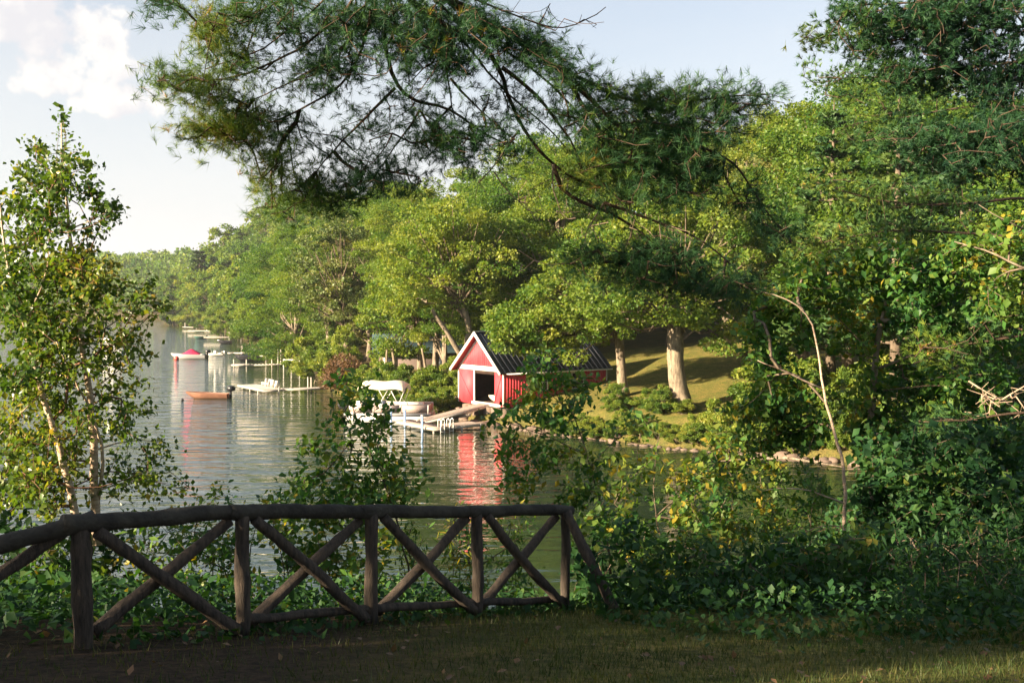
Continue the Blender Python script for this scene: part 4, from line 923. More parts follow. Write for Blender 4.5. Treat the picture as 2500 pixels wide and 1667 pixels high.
lawn_tree('twin trunked tree standing before the teal roofed house', 1030, 98, [(1026, 918, 98), (1024, 860, 98), (1028, 800, 98), (1020, 740, 98)], .3, .2,
          [(1000, 700, 90, 60, 30, 2), (930, 770, 60, 50, 20, 2), (1030, 800, 60, 25, 10, 2), (960, 850, 30, 14, 4, 1), (935, 845, 45, 22, 9, 1), (1020, 855, 40, 10, 5, 1)], 64,
          extra=(([(1063, 920, 97), (1064, 870, 97), (1066, 820, 97), (1060, 760, 97)], .34, .25), ([(1044, 935, 96), (1038, 890, 96), (1030, 850, 96)], .14, .1), ([(967, 918, 97), (962, 880, 97), (957, 850, 97)], .16, .12), ([(945, 912, 97), (944, 880, 97), (945, 850, 97)], .13, .1)), per=150)
lawn_tree('pale barked tree behind the brown bush', 843, 125, [(846, 850, 125), (844, 790, 125), (842, 740, 125)], .3, .2,
          [(800, 640, 90, 90, 44, 3), (860, 740, 70, 60, 24, 2.5), (760, 720, 60, 60, 22, 2.5), (820, 560, 60, 50, 18, 3)], 65, leaf=.3, per=130, mt='leaf_pale')
# brown leafless bush
x = -17.6; bb = thing('brown_bush', 'round reddish brown bush between the docks and the lake house', 'bush', (x, 107.5, .5)); rng = np.random.default_rng(3)
n = 7000; U = unit(n, rng); U[:, 2] = np.abs(U[:, 2]); pos = U*np.array([2.6, 2.2, 3.6])*rng.uniform(.4, 1.05, n)[:, None]; V, F = leaves(pos, U, .3, .10, rng, .3)
link('foliage', mesh('foliage', V, F, M['bush_red'], False, np.repeat(rng.random(n), 4)), bb); m = MB(); [m.tube([(0, 0, -.3), u_*1.4, u_*3], [.06, .04, .02], 4) for u_ in U[:26]*np.array([.9, .8, 1])]; m.build('stems', M['bark'], bb)

# shore bushes
rng = np.random.default_rng(14)
def bushes(x0, y0, x1, y1, n, jit, smin, smax, label, group, ends=None):
    for i in range(n):
        f = (i+rng.random())/n; x = x0+(x1-x0)*f+rng.normal(0, jit); y = y0+(y1-y0)*f+abs(rng.normal(0, jit))
        ca, sa = math.cos(HA), math.sin(HA); lx = ca*(x-HO[0])+sa*(y-HO[1]); ly = -sa*(x-HO[0])+ca*(y-HO[1])
        if -1.6 < lx < BL+1 and -1.3 < ly < BW+1.2: continue
        z = gz1(x, y)
        if z < .15: z = .15
        v = int(rng.integers(0, 3)); put_tree(BUSH[v], 'bush', (x, y, z-.15), ('%s, %s' % (label, ends[min(int(f*len(ends)), len(ends)-1)])) if ends else label, 'bush', group if not ends else '%s %s' % (group, ends[min(int(f*len(ends)), len(ends)-1)]), rng.uniform(smin, smax), rng.uniform(smin, smax))
bushes(3.0, 73.6, 14.6, 64.5, 66, .45, .22, .5, 'sunlit low bush on the bank below the lawn', 'bushes on the bank below the lawn', ('nearest the boathouse', 'just past the boathouse corner', 'between the two pale trunks', 'in front of the huge trunk', 'toward the cove'))
bushes(7, 74.5, 12, 70, 12, .8, .35, .6, 'sunlit low bush on the bank below the lawn', 'bushes on the bank below the lawn', ('nearest the boathouse', 'just past the boathouse corner', 'between the two pale trunks', 'in front of the huge trunk', 'toward the cove'))
bushes(-3.6, 86.5, -10.5, 94.5, 12, 1.0, .6, 1.0, 'yellow green bush between the boathouse and the pontoon boat', 'bushes behind the pontoon boat')
bushes(-5.4, 86.3, -7.5, 91.5, 10, .5, .6, .9, 'yellow green bush between the boathouse and the pontoon boat', 'bushes behind the pontoon boat')
bushes(-10, 94, -15.0, 101.5, 10, 1.0, .6, 1.0, 'pale green bush on the shore behind the dock with chairs', 'bushes along the docks shore', ('by the pontoon boat', 'near the brown bush', 'toward the tall posts'))
bushes(-20, 113, -29.5, 156, 18, 1.5, .9, 1.5, 'pale green bush on the shore behind the dock with chairs', 'bushes along the docks shore', ('by the pontoon boat', 'near the brown bush', 'toward the tall posts'))
bushes(-30, 158, -50, 212, 18, 1.8, 1.0, 1.7, 'leafy bush overhanging the water on the wooded shore', 'bushes along the wooded shore', ('by the tall posts', 'by the very long dock', 'by the farther docks'))
bushes(-53, 219, -109, 371, 26, 2.2, 1.6, 2.6, 'leafy bush overhanging the water on the wooded shore', 'bushes along the wooded shore', ('by the tall posts', 'by the very long dock', 'by the farther docks'))
bushes(-111, 375, -150, 448, 10, 2.2, 2.2, 3.4, 'leafy bush overhanging the water at the headland', 'bushes at the headland')
bushes(17, 66, 23, 60, 7, 1.2, .8, 1.4, 'shaded bush at the head of the cove', 'bushes at the head of the cove', ('at the lawn end', 'behind the log', 'at the thicket end'))
# rocks
def rockmesh(seed):
    r = np.random.default_rng(seed); m = MB(); m.tube([(0, 0, -.3), (0, 0, -.15), (0.03, 0, .12), (0, 0.03, .28)], [.3, .48, .42, .18], 7, noise=.14); return m.me('rock', M['stone'])
RK = [rockmesh(i) for i in range(5)]
def rocks(x0, y0, x1, y1, n, jit, smin, smax, label, group):
    for i in range(n):
        f = rng.random(); x = x0+(x1-x0)*f+rng.normal(0, jit); y = y0+(y1-y0)*f+rng.normal(0, jit*.5); o = link('rock', RK[int(rng.integers(0, 5))], None, (x, y, max(gz1(x, y), -.05)+.02), (rng.normal(0, .2), rng.normal(0, .2), rng.uniform(0, 6.28)))
        s = rng.uniform(smin, smax); o.scale = (s*1.4, s, s*.8); props(o, label, 'rock', group)
rocks(0.1, 76.2, 12.6, 64.2, 50, .25, .25, .6, 'pale stone at the waterline below the lawn', 'stones along the lawn waterline')
rocks(-2.6, 80.2, 4, 73.6, 18, .4, .7, 1.3, 'large pale rock under the side wall of the boathouse', 'rocks under the boathouse')
rocks(-5.5, 86, -2.3, 80.4, 12, .4, .5, 1.1, 'dark stone on the shore under the boathouse ramp', 'stones under the ramp')
rocks(13.5, 65.2, 21, 59, 20, .4, .5, 1.1, 'stone at the waterline at the head of the cove', 'stones at the head of the cove')

bushes(13.2, 65.9, 22.5, 59.5, 30, .9, .5, 1.0, 'shaded bush at the head of the cove', 'bushes at the head of the cove', ('at the lawn end', 'behind the log', 'at the thicket end'))
bushes(16, 68, 26, 60, 26, 2.0, .8, 1.5, 'tall bush on the slope at the head of the cove', 'bushes on the slope above the cove', ('nearer the lawn', 'nearer the thicket'))

bushes(-4.9, 85.4, -8.6, 90.2, 20, .5, .4, .75, 'low yellow green bush at the waterline behind the dock ramp', 'low bushes behind the dock ramp')
bushes(-9, 90.8, -13, 96.8, 14, .4, .5, .9, 'yellow green bush at the waterline behind the pontoon boat', 'bushes at the waterline behind the pontoon boat')

# ------------------------------------------------------------------ near vegetation
# birch behind the fence
def PL(lst): return [P(*a) for a in lst]
BB = [ # foliage areas: px, py, rx, ry, Y, density
 (150, 300, 28, 30, 11, .6), (130, 370, 60, 40, 11, .9), (190, 400, 50, 40, 11, .8), (100, 440, 60, 40, 11, .9), (180, 470, 70, 45, 11, 1.0), (235, 440, 30, 18, 11, .7),
 (20, 480, 45, 60, 10.5, .8), (270, 510, 45, 22, 11, .9), (90, 540, 90, 50, 11, .9), (230, 560, 50, 30, 11, .7), (60, 630, 100, 70, 11, 1.1), (200, 670, 80, 60, 11, 1.0), (130, 720, 130, 80, 11, 1.1),
 (330, 700, 50, 35, 11.3, .7), (370, 745, 40, 25, 11.5, .8), (280, 760, 70, 50, 11, 1.0), (60, 800, 90, 80, 10.6, 1.1), (200, 840, 110, 70, 11, 1.0), (330, 840, 60, 45, 11.2, .8), (290, 920, 70, 50, 11.2, .8),
 (100, 930, 110, 80, 11, 1.0), (40, 1030, 70, 70, 10.6, .9), (330, 985, 50, 35, 11.2, .8), (180, 1030, 100, 60, 11, .8), (290, 1060, 60, 40, 11.2, .8), (390, 1090, 45, 25, 11.4, .8),
 (100, 1130, 120, 70, 10.8, 1.0), (330, 1140, 80, 40, 11.3, .8), (400, 1180, 80, 35, 11.4, .7), (70, 1210, 110, 60, 10.5, 1.1), (250, 1200, 70, 30, 11, .5)]
leafy('birch_tree', 'sunlit birch with a pale slender stem and airy crown rising behind the fence', 'tree',
  [(PL([(238, 1330, 11), (232, 1240, 11), (232, 1120, 11), (222, 1010, 11), (208, 900, 11), (200, 830, 11), (190, 740, 11), (180, 640, 11), (165, 540, 11), (150, 400, 11), (150, 290, 11)]), .052, .006),
   (PL([(238, 1230, 11), (258, 1130, 11), (254, 1060, 11), (230, 1000, 10.9), (200, 960, 10.9), (160, 900, 10.8), (130, 830, 10.8), (115, 760, 10.8)]), .022, .005),
   (PL([(200, 850, 11), (260, 790, 11.1), (330, 745, 11.3), (385, 740, 11.5)]), .012, .003), (PL([(170, 560, 11), (220, 530, 11), (285, 505, 11)]), .009, .003), (PL([(215, 960, 11), (280, 900, 11.1), (340, 870, 11.2)]), .011, .003),
   (PL([(228, 1100, 11), (300, 1050, 11.2), (400, 1080, 11.4)]), .011, .003), (PL([(232, 1200, 11), (320, 1150, 11.2), (430, 1190, 11.5)]), .011, .003)],
  BB[::2] + BB[3:14:4], 51, .066, 22, 22.5, M['leaf_birch'], M['birch_bark'], M['birch_twig'], .10, zj=1.0, tip=.0022, hang=-.5)
leafy('birch_tree', 'second birch stem leaning out of the frame beside the sunlit birch', 'tree',
  [(PL([(200, 1340, 10.6), (185, 1240, 10.6), (160, 1140, 10.6), (125, 1040, 10.6), (100, 950, 10.6), (80, 870, 10.5), (60, 800, 10.5), (30, 700, 10.4), (10, 600, 10.3), (0, 500, 10.3)]), .045, .008),
   (PL([(100, 960, 10.6), (60, 1000, 10.5), (0, 1060, 10.4)]), .01, .004), (PL([(60, 800, 10.5), (110, 700, 10.6), (120, 600, 10.7)]), .012, .004)],
  BB[1::2] + [(30, 900, 60, 60, 10.4, 1), (30, 720, 60, 60, 10.4, 1), (50, 1110, 70, 60, 10.5, 1)], 52, .066, 22, 22.5, M['leaf_birch'], M['birch_bark'], M['birch_twig'], .10, zj=1.0, tip=.0022, hang=-.5)
# maple sapling before the dock
def shoot(px, py, Y, dpx, n=1): pass
leafy('sapling', 'leafy sapling standing before the pontoon boat, just over the fence rail', 'sapling',
  [(PL([(1000, 1420, 13), (985, 1320, 13), (955, 1220, 13), (905, 1110, 13), (880, 1050, 13), (860, 980, 13), (830, 930, 13)]), .016, .004), (PL([(985, 1330, 13), (970, 1250, 13.2), (950, 1190, 13.2), (920, 1120, 13.3), (900, 1060, 13.3)]), .010, .004),
   (PL([(960, 1230, 13), (1010, 1170, 13), (1040, 1120, 13)]), .006, .003), (PL([(900, 1110, 13), (830, 1080, 13), (770, 1090, 13)]), .006, .003)],
  [(850, 960, 65, 45, 13, 0.92), (900, 1000, 70, 40, 13, 0.80), (800, 1010, 40, 30, 13, 0.69), (870, 1060, 80, 40, 13, 0.80), (960, 1070, 60, 40, 13, 0.69), (780, 1100, 55, 35, 13, 0.80), (900, 1140, 90, 40, 13, 1.03), (1000, 1150, 60, 45, 13, 0.92), (820, 1190, 110, 40, 13, 1.15), (950, 1210, 100, 35, 13, 1.15), (740, 1180, 50, 30, 13, 0.69), (760, 1220, 90, 30, 13, .9), (900, 1240, 110, 25, 13, .9)],
  53, .115, 12, 23, M['leaf_near'], M['bark'], None, .12, up=1.4, tip=.0018, aspect=.6, basetint=.56)
leafy('sapling', 'leafy sapling hanging across the side wall of the boathouse', 'sapling',
  [(PL([(1490, 1400, 14), (1475, 1240, 14), (1448, 1160, 14), (1430, 1100, 14), (1400, 1010, 14), (1370, 940, 14), (1350, 890, 14)]), .02, .004), (PL([(1430, 1110, 14), (1380, 1080, 14), (1300, 1050, 13.8), (1210, 1020, 13.6)]), .009, .003),
   (PL([(1400, 1010, 14), (1330, 960, 14), (1290, 900, 14)]), .007, .003), (PL([(1370, 940, 14), (1420, 920, 14), (1460, 940, 14.2)]), .006, .003), (PL([(1440, 1140, 14), (1500, 1080, 14.1), (1530, 1040, 14.2)]), .007, .003)],
  [(1340, 900, 55, 45, 14, 0.96), (1300, 960, 70, 45, 14, 1.08), (1400, 960, 70, 45, 14, 0.96), (1440, 940, 50, 30, 14, 0.96), (1260, 1020, 70, 35, 13.8, 1.08), (1360, 1030, 70, 40, 14, 1.08), (1230, 1090, 50, 30, 13.8, 0.96), (1300, 1110, 80, 45, 14, 1.08), (1390, 1120, 60, 40, 14, 0.84), (1290, 1180, 80, 35, 14, 1.20), (1400, 1210, 60, 35, 14, 1.08), (1330, 850, 35, 25, 14, 0.72), (1520, 1050, 50, 30, 14.2, 0.84), (1480, 1150, 50, 50, 14, .6), (1440, 1230, 60, 40, 14, .8)],
  54, .115, 12, 23, M['leaf_near'], M['bark'], None, .12, up=1.4, tip=.0018, aspect=.6, basetint=.56)
leafy('sapling', 'thin leafy sapling over the cove water beside the fence end', 'sapling',
  [(PL([(1640, 1500, 13), (1630, 1380, 13), (1600, 1260, 13), (1590, 1150, 13), (1610, 1060, 13)]), .014, .004), (PL([(1600, 1260, 13), (1700, 1180, 13.2), (1780, 1100, 13.4)]), .01, .003), (PL([(1620, 1330, 13), (1540, 1260, 13), (1500, 1230, 13)]), .008, .003)],
  [(1580, 1020, 50, 25, 13.2, 0.68), (1600, 1130, 45, 40, 13, 0.68), (1680, 1180, 60, 50, 13, 0.94), (1760, 1110, 60, 60, 13.4, 1.08), (1500, 1270, 60, 50, 13, 1.22), (1560, 1330, 60, 50, 13, 1.22), (1680, 1290, 60, 50, 13, 1.08), (1620, 1400, 80, 50, 13, 1.35), (1740, 1240, 50, 60, 13.2, 1.08), (1520, 1180, 60, 50, 13, .8), (1450, 1300, 50, 40, 13, .9), (1640, 1230, 70, 40, 13, .8), (1850, 1180, 70, 60, 13.6, .8), (1850, 1270, 80, 50, 13.4, .9), (1760, 1330, 80, 40, 13, .9)],
  55, .115, 12, 23, M['leaf_near'], M['bark'], None, .12, up=1.4, tip=.0018, aspect=.6, basetint=.56)
# right: white birch, leafy wall
leafy('birch_tree', 'slender white birch trunk wandering up through the dark thicket', 'tree',
  [(PL([(2062, 1340, 17), (2060, 1270, 17), (2066, 1200, 17), (2062, 1140, 17), (2045, 1080, 17), (2020, 1000, 17), (2006, 930, 17), (2003, 880, 17), (1990, 810, 17), (1975, 760, 17), (1950, 735, 17), (1900, 725, 17), (1850, 705, 17.2), (1800, 690, 17.4)]), .035, .005),
   (PL([(2064, 1230, 17), (2030, 1215, 16.9), (1980, 1195, 16.8), (1930, 1190, 16.7), (1880, 1188, 16.6), (1850, 1200, 16.6)]), .018, .006), (PL([(2050, 1285, 17), (2010, 1270, 17), (1960, 1300, 17)]), .012, .005),
   (PL([(2008, 950, 17), (1900, 900, 16.8), (1850, 880, 16.6)]), .016, .006)],
  [(1900, 800, 80, 70, 18.1, 1.6), (1870, 870, 60, 50, 17.9, 1.4), (1960, 720, 80, 60, 18.3, 1.6), (2060, 720, 70, 60, 18.7, 1.0), (1900, 960, 80, 60, 18.0, 1.6), (2080, 860, 60, 60, 18.9, .8), (1940, 1040, 80, 60, 18.1, 1.6), (1830, 1050, 80, 60, 17.8, .9), (2040, 660, 70, 40, 18.8, .9), (1870, 730, 50, 40, 18.3, .8), (1800, 980, 50, 40, 17.8, .6)],
  56, .13, 20, 22, M['leaf_near'], M['birch_bark'], M['bark'], .15, up=1.2, tip=.003, basetint=.6, zj=.8)
leafy('broadleaf_tree', 'leafy tree with a crooked sunlit limb right of the white birch', 'tree',
  [(PL([(2150, 1420, 19), (2130, 1200, 19), (2125, 1030, 19), (2140, 850, 19), (2150, 780, 19)]), .10, .05), (PL([(2150, 785, 19), (2180, 775, 18.8), (2220, 790, 18.8), (2260, 750, 18.8), (2300, 740, 19)]), .05, .02),
   (PL([(2140, 900, 19), (2230, 870, 19), (2330, 790, 19)]), .03, .012), (PL([(2150, 800, 19), (2170, 700, 19.3), (2230, 640, 19.5)]), .035, .012), (PL([(2500, 655, 17), (2420, 615, 17.3), (2330, 590, 17.6)]), .022, .01), (PL([(2500, 560, 17), (2430, 530, 17), (2390, 500, 17)]), .014, .006)],
  [(2150, 650, 100, 60, 19, 1.0), (2260, 680, 100, 70, 19, 1.1), (2380, 640, 100, 70, 18.5, 1.1), (2460, 720, 60, 80, 18, 1.0), (2180, 760, 70, 50, 19.4, .9), (2330, 760, 90, 60, 19, 1.0), (2100, 980, 70, 80, 19, 1.0), (2220, 960, 90, 70, 19.4, 1.0), (2160, 1080, 90, 70, 19, 1.0), (2380, 960, 110, 70, 19, 1.0), (2450, 860, 60, 60, 19.3, .8), (2100, 780, 60, 60, 19.6, .9), (2480, 560, 50, 60, 18, .8)],
  57, .145, 20, 22, M['leaf_near'], M['bark_pale'], M['bark'], .17, up=1.2, tip=.004, basetint=.42)
# thicket under them, and along the bank behind the fence
def thicket(label, px0, px1, py_top, py_bot, Y, seed, leaf=.085, den=1.0, name='shrub', mt='leaf_shade', bt=.42, sp=22, per=14):
    B = []; M_ = []; n = max(2, int((px1-px0)/75)); rr = np.random.default_rng(seed)
    for i in range(n):
        cx = px0+(px1-px0)*(i+.5)/n
        for py in np.arange(py_top, py_bot, 60): B.append((cx+rr.normal(0, 12), py+rr.normal(0, 14)+20, 48, 40, Y+rr.normal(0, .35), den))
        if i % 2 == 0:
            x = (cx-CXP)/FPX*Y; M_.append(([np.array([x, Y, gz1(x, Y)-.1]), P(cx+rr.normal(0, 20), (py_top+py_bot)/2, Y), P(cx+rr.normal(0, 40), py_top+25, Y)], .014, .004))
    return leafy(name, label, 'shrub', M_, B, seed, leaf, per, sp, M[mt], M['bark'], None, .14, up=1.2, tip=.002, basetint=bt, step=.3, aspect=(.7, .45, .62, .3)[seed % 4])
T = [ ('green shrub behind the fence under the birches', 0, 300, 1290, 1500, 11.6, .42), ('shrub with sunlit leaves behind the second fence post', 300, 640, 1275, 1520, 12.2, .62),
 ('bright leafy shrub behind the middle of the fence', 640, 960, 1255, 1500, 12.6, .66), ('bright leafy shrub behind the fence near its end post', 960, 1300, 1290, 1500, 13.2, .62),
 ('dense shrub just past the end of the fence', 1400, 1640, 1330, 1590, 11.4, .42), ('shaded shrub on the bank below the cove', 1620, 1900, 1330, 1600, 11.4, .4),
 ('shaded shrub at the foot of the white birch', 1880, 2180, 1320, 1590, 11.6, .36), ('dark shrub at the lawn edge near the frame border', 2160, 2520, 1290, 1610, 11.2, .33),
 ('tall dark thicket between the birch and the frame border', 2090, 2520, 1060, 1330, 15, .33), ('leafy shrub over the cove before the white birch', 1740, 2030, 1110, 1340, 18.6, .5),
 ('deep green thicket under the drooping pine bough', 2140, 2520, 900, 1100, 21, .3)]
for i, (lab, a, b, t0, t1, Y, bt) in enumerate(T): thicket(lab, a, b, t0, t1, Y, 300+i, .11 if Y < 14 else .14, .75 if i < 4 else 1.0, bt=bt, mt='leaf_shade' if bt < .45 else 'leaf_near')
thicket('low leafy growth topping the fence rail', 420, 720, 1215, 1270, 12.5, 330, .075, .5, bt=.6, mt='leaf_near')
# ground cover
rng = np.random.default_rng(77); n = 130000
x = rng.uniform(-9, 16, n); y = rng.uniform(7, 24, n); d = shore_d(x, y); edge = 9.4 + .12*x + .35*np.sin(x*1.3) + np.where(x < .8, .2+ .95*(x+1.2)+.0, 1.3*0+1.0)
edge = np.where(x < .75, np.clip(8.75+1.0*(x+1.21)+.05, 6.5, 12), 8.95+.18*np.sin(x*2.3)+.1*np.sin(x*5.1)+np.clip(1.4-x, 0, 1)*1.5)
k = (y > edge + rng.exponential(.25, n)*-1) & (d > .4); x, y = x[k], y[k]; n = len(x); z = gz(x, y) + rng.uniform(.02, .38, n)*np.clip((y-edge[k]+.3)/1.0, .2, 1)
V, F = leaves(np.stack([x, y, z], 1), unit(n, rng)+(0, -.2, .1), .09, .06, rng, 1.4)
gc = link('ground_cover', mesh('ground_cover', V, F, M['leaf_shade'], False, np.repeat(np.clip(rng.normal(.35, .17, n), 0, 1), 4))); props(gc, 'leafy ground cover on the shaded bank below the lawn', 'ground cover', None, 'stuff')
# undergrowth over the rest of the near bank
rng = np.random.default_rng(79); n = 60000
x = rng.uniform(4, 42, n); y = rng.uniform(16, 60, n); d = shore_d(x, y); k = (d > .6) & (x/y > .12) & (y < 44+ .6*x); x, y, d = x[k], y[k], d[k]; n = len(x)
z = gz(x, y) + rng.uniform(.0, 1, n)*(1.0+.8*vnoise(x, y, 2.2))
V, F = leaves(np.stack([x, y, z], 1), unit(n, rng), .26, .2, rng, 1.0)
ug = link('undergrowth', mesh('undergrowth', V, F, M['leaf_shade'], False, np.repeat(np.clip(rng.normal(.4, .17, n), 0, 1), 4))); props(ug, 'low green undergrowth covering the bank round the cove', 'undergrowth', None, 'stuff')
# grass
M['grass'] = leafmat('grass', [(0, (.022, .042, .012)), (.5, (.05, .08, .02)), (1, (.12, .11, .035))], .3)
rng = np.random.default_rng(78); n = 80000; x = rng.uniform(-4.5, 7.5, n); y = rng.uniform(5.6, 12.2, n)
edge = np.where(x < .75, np.clip(8.75+1.0*(x+1.21)+.2, 6.5, 12), 9.2+.18*np.sin(x*2.3)+np.clip(1.4-x, 0, 1)*1.5); k = (y < edge) & (rng.random(n) < np.clip((x+2.0)/2.2, .2, 1)); x, y = x[k], y[k]; n = len(x)
b = np.stack([x, y, gz(x, y)-.005], 1); hgt = rng.uniform(.03, .085, n)*(1+1.2*np.exp(-((edge[k]-y)/.35)**2)); ln = rng.normal(0, .35, (n, 2))*hgt[:, None]; a_ = rng.uniform(0, 6.28, n); wv_ = np.stack([np.cos(a_), np.sin(a_), 0*a_], 1)*.0035
tipv = b + np.stack([ln[:, 0], ln[:, 1], hgt], 1); V = np.stack([b-wv_, b+wv_, tipv], 1).reshape(-1, 3)
gr = link('grass', mesh('grass', V, np.arange(n*3).reshape(-1, 3), M['grass'], False, np.repeat(np.clip(rng.normal(.45, .25, n)+.3*vnoise(x, y, .8), 0, 1), 3))); props(gr, 'dry short lawn grass in the shade before the fence', 'grass', None, 'stuff')

# fallen leaves and bits of twig on the lawn
rng = np.random.default_rng(80); n = 260; x = rng.uniform(-4, 7, n); y = rng.uniform(6, 9.6, n)
V, F = leaves(np.stack([x, y, gz(x, y)+.025], 1), unit(n, rng)*(1, 1, .2), .06, .045, rng, 5.0)
fl = link('fallen_leaves', mesh('fallen_leaves', V, F, M['bush_red'], False, np.repeat(rng.random(n), 4))); props(fl, 'brown fallen leaves scattered over the shaded lawn', 'leaves', None, 'stuff')

# ------------------------------------------------------------------ white pine overhead
rng = np.random.default_rng(91)
Yp = 9.6
hubL = (-0.9, 5.5, 13.6); hubR = (-0.1, 6.5, 13.2)
def br(lst, hub=None, Y0=Yp, Y1=Yp+.6):
    n = len(lst); pts = [P(a, b, Y0+(Y1-Y0)*i/max(1, n-1)) for i, (a, b) in enumerate(lst)]
    return ([np.array(hub)] if hub is not None else []) + pts
pm = [
 (br([(954, -30), (940, 50), (929, 107), (954, 168), (971, 229), (1029, 264), (1096, 250), (1150, 314), (1230, 350)], hubL), .055, .008),
 (br([(965, 215), (893, 286), (861, 325), (793, 382), (771, 421)], None, 9.85, 10.1), .017, .005),
 (br([(925, -20), (903, 71), (864, 171), (843, 207), (779, 243), (707, 282), (650, 304), (560, 320)], hubL), .034, .006),
 (br([(880, -20), (850, 21), (779, 89), (707, 132), (600, 186), (529, 200), (386, 190)], hubL, 9.4, 9.8), .032, .005),
 (br([(760, -30), (689, 0), (600, 46), (529, 71)], hubL, 9.2, 9.4), .022, .005),
 (br([(870, -20), (868, 64), (850, 140)], hubL), .02, .006),
 (br([(970, -30), (993, 0), (1046, 43), (1100, 71), (1180, 107), (1225, 165), (1234, 223), (1256, 277), (1292, 339), (1350, 402), (1386, 437), (1440, 450)], hubR, 9.6, 10.4), .055, .010),
 (br([(1040, -30), (1100, 9), (1189, 54), (1279, 112), (1368, 174), (1439, 196), (1484, 232), (1600, 260), (1760, 235), (1880, 230)], hubR, 9.5, 10.6), .05, .006),
 (br([(1225, 165), (1310, 223), (1350, 286), (1386, 330), (1417, 379), (1430, 440)], None, 9.8, 10.2), .022, .006),
 (br([(1386, 196), (1430, 268), (1488, 357), (1560, 420), (1640, 470)], None, 9.8, 10.4), .022, .006),
 (br([(1412, 205), (1470, 277), (1546, 339), (1636, 353), (1725, 357), (1800, 400), (1870, 520), (1930, 590)], None, 9.8, 10.8), .022, .005),
 (br([(1100, 192), (1145, 250), (1207, 299)], None, 9.7, 9.9), .014, .005),
 (br([(1080, 10), (1071, 64), (1089, 143), (1096, 232), (1110, 290)], hubR), .022, .006),
 (br([(1025, 268), (975, 343), (950, 382), (920, 420)], None, 9.95, 10.1), .012, .005), (br([(1025, 268), (1064, 339), (1136, 393)], None, 9.95, 10.2), .012, .005),
 (br([(1000, -30), (1060, 40), (1140, 105), (1190, 180), (1260, 250), (1330, 300), (1380, 360)], hubR, 9.6, 10.2), .03, .006),
 (br([(1060, -30), (1150, 25), (1250, 80), (1330, 140), (1420, 230), (1500, 300), (1580, 360)], hubR, 9.5, 10.3), .034, .006),
 (br([(1020, -30), (1110, 45), (1220, 110), (1310, 175), (1400, 260), (1450, 330), (1520, 400)], hubR, 9.7, 10.4), .03, .006),
 (br([(900, -30), (890, 60), (800, 150), (730, 190), (660, 230), (590, 250)], hubL, 9.4, 9.9), .024, .005),
 (br([(945, -30), (965, 60), (990, 140), (1000, 200)], hubL, 9.6, 9.8), .024, .006),
 (br([(820, -30), (760, 40), (690, 80), (640, 130), (560, 150), (500, 170)], hubL, 9.3, 9.7), .022, .005),
 (br([(1350, 402), (1368, 482), (1475, 510), (1546, 549), (1600, 598), (1650, 650)], None, 10.1, 10.5), .022, .006),
 (br([(1475, 495), (1591, 536), (1703, 576), (1770, 629), (1830, 700)], None, 10.2, 10.7), .016, .006)]
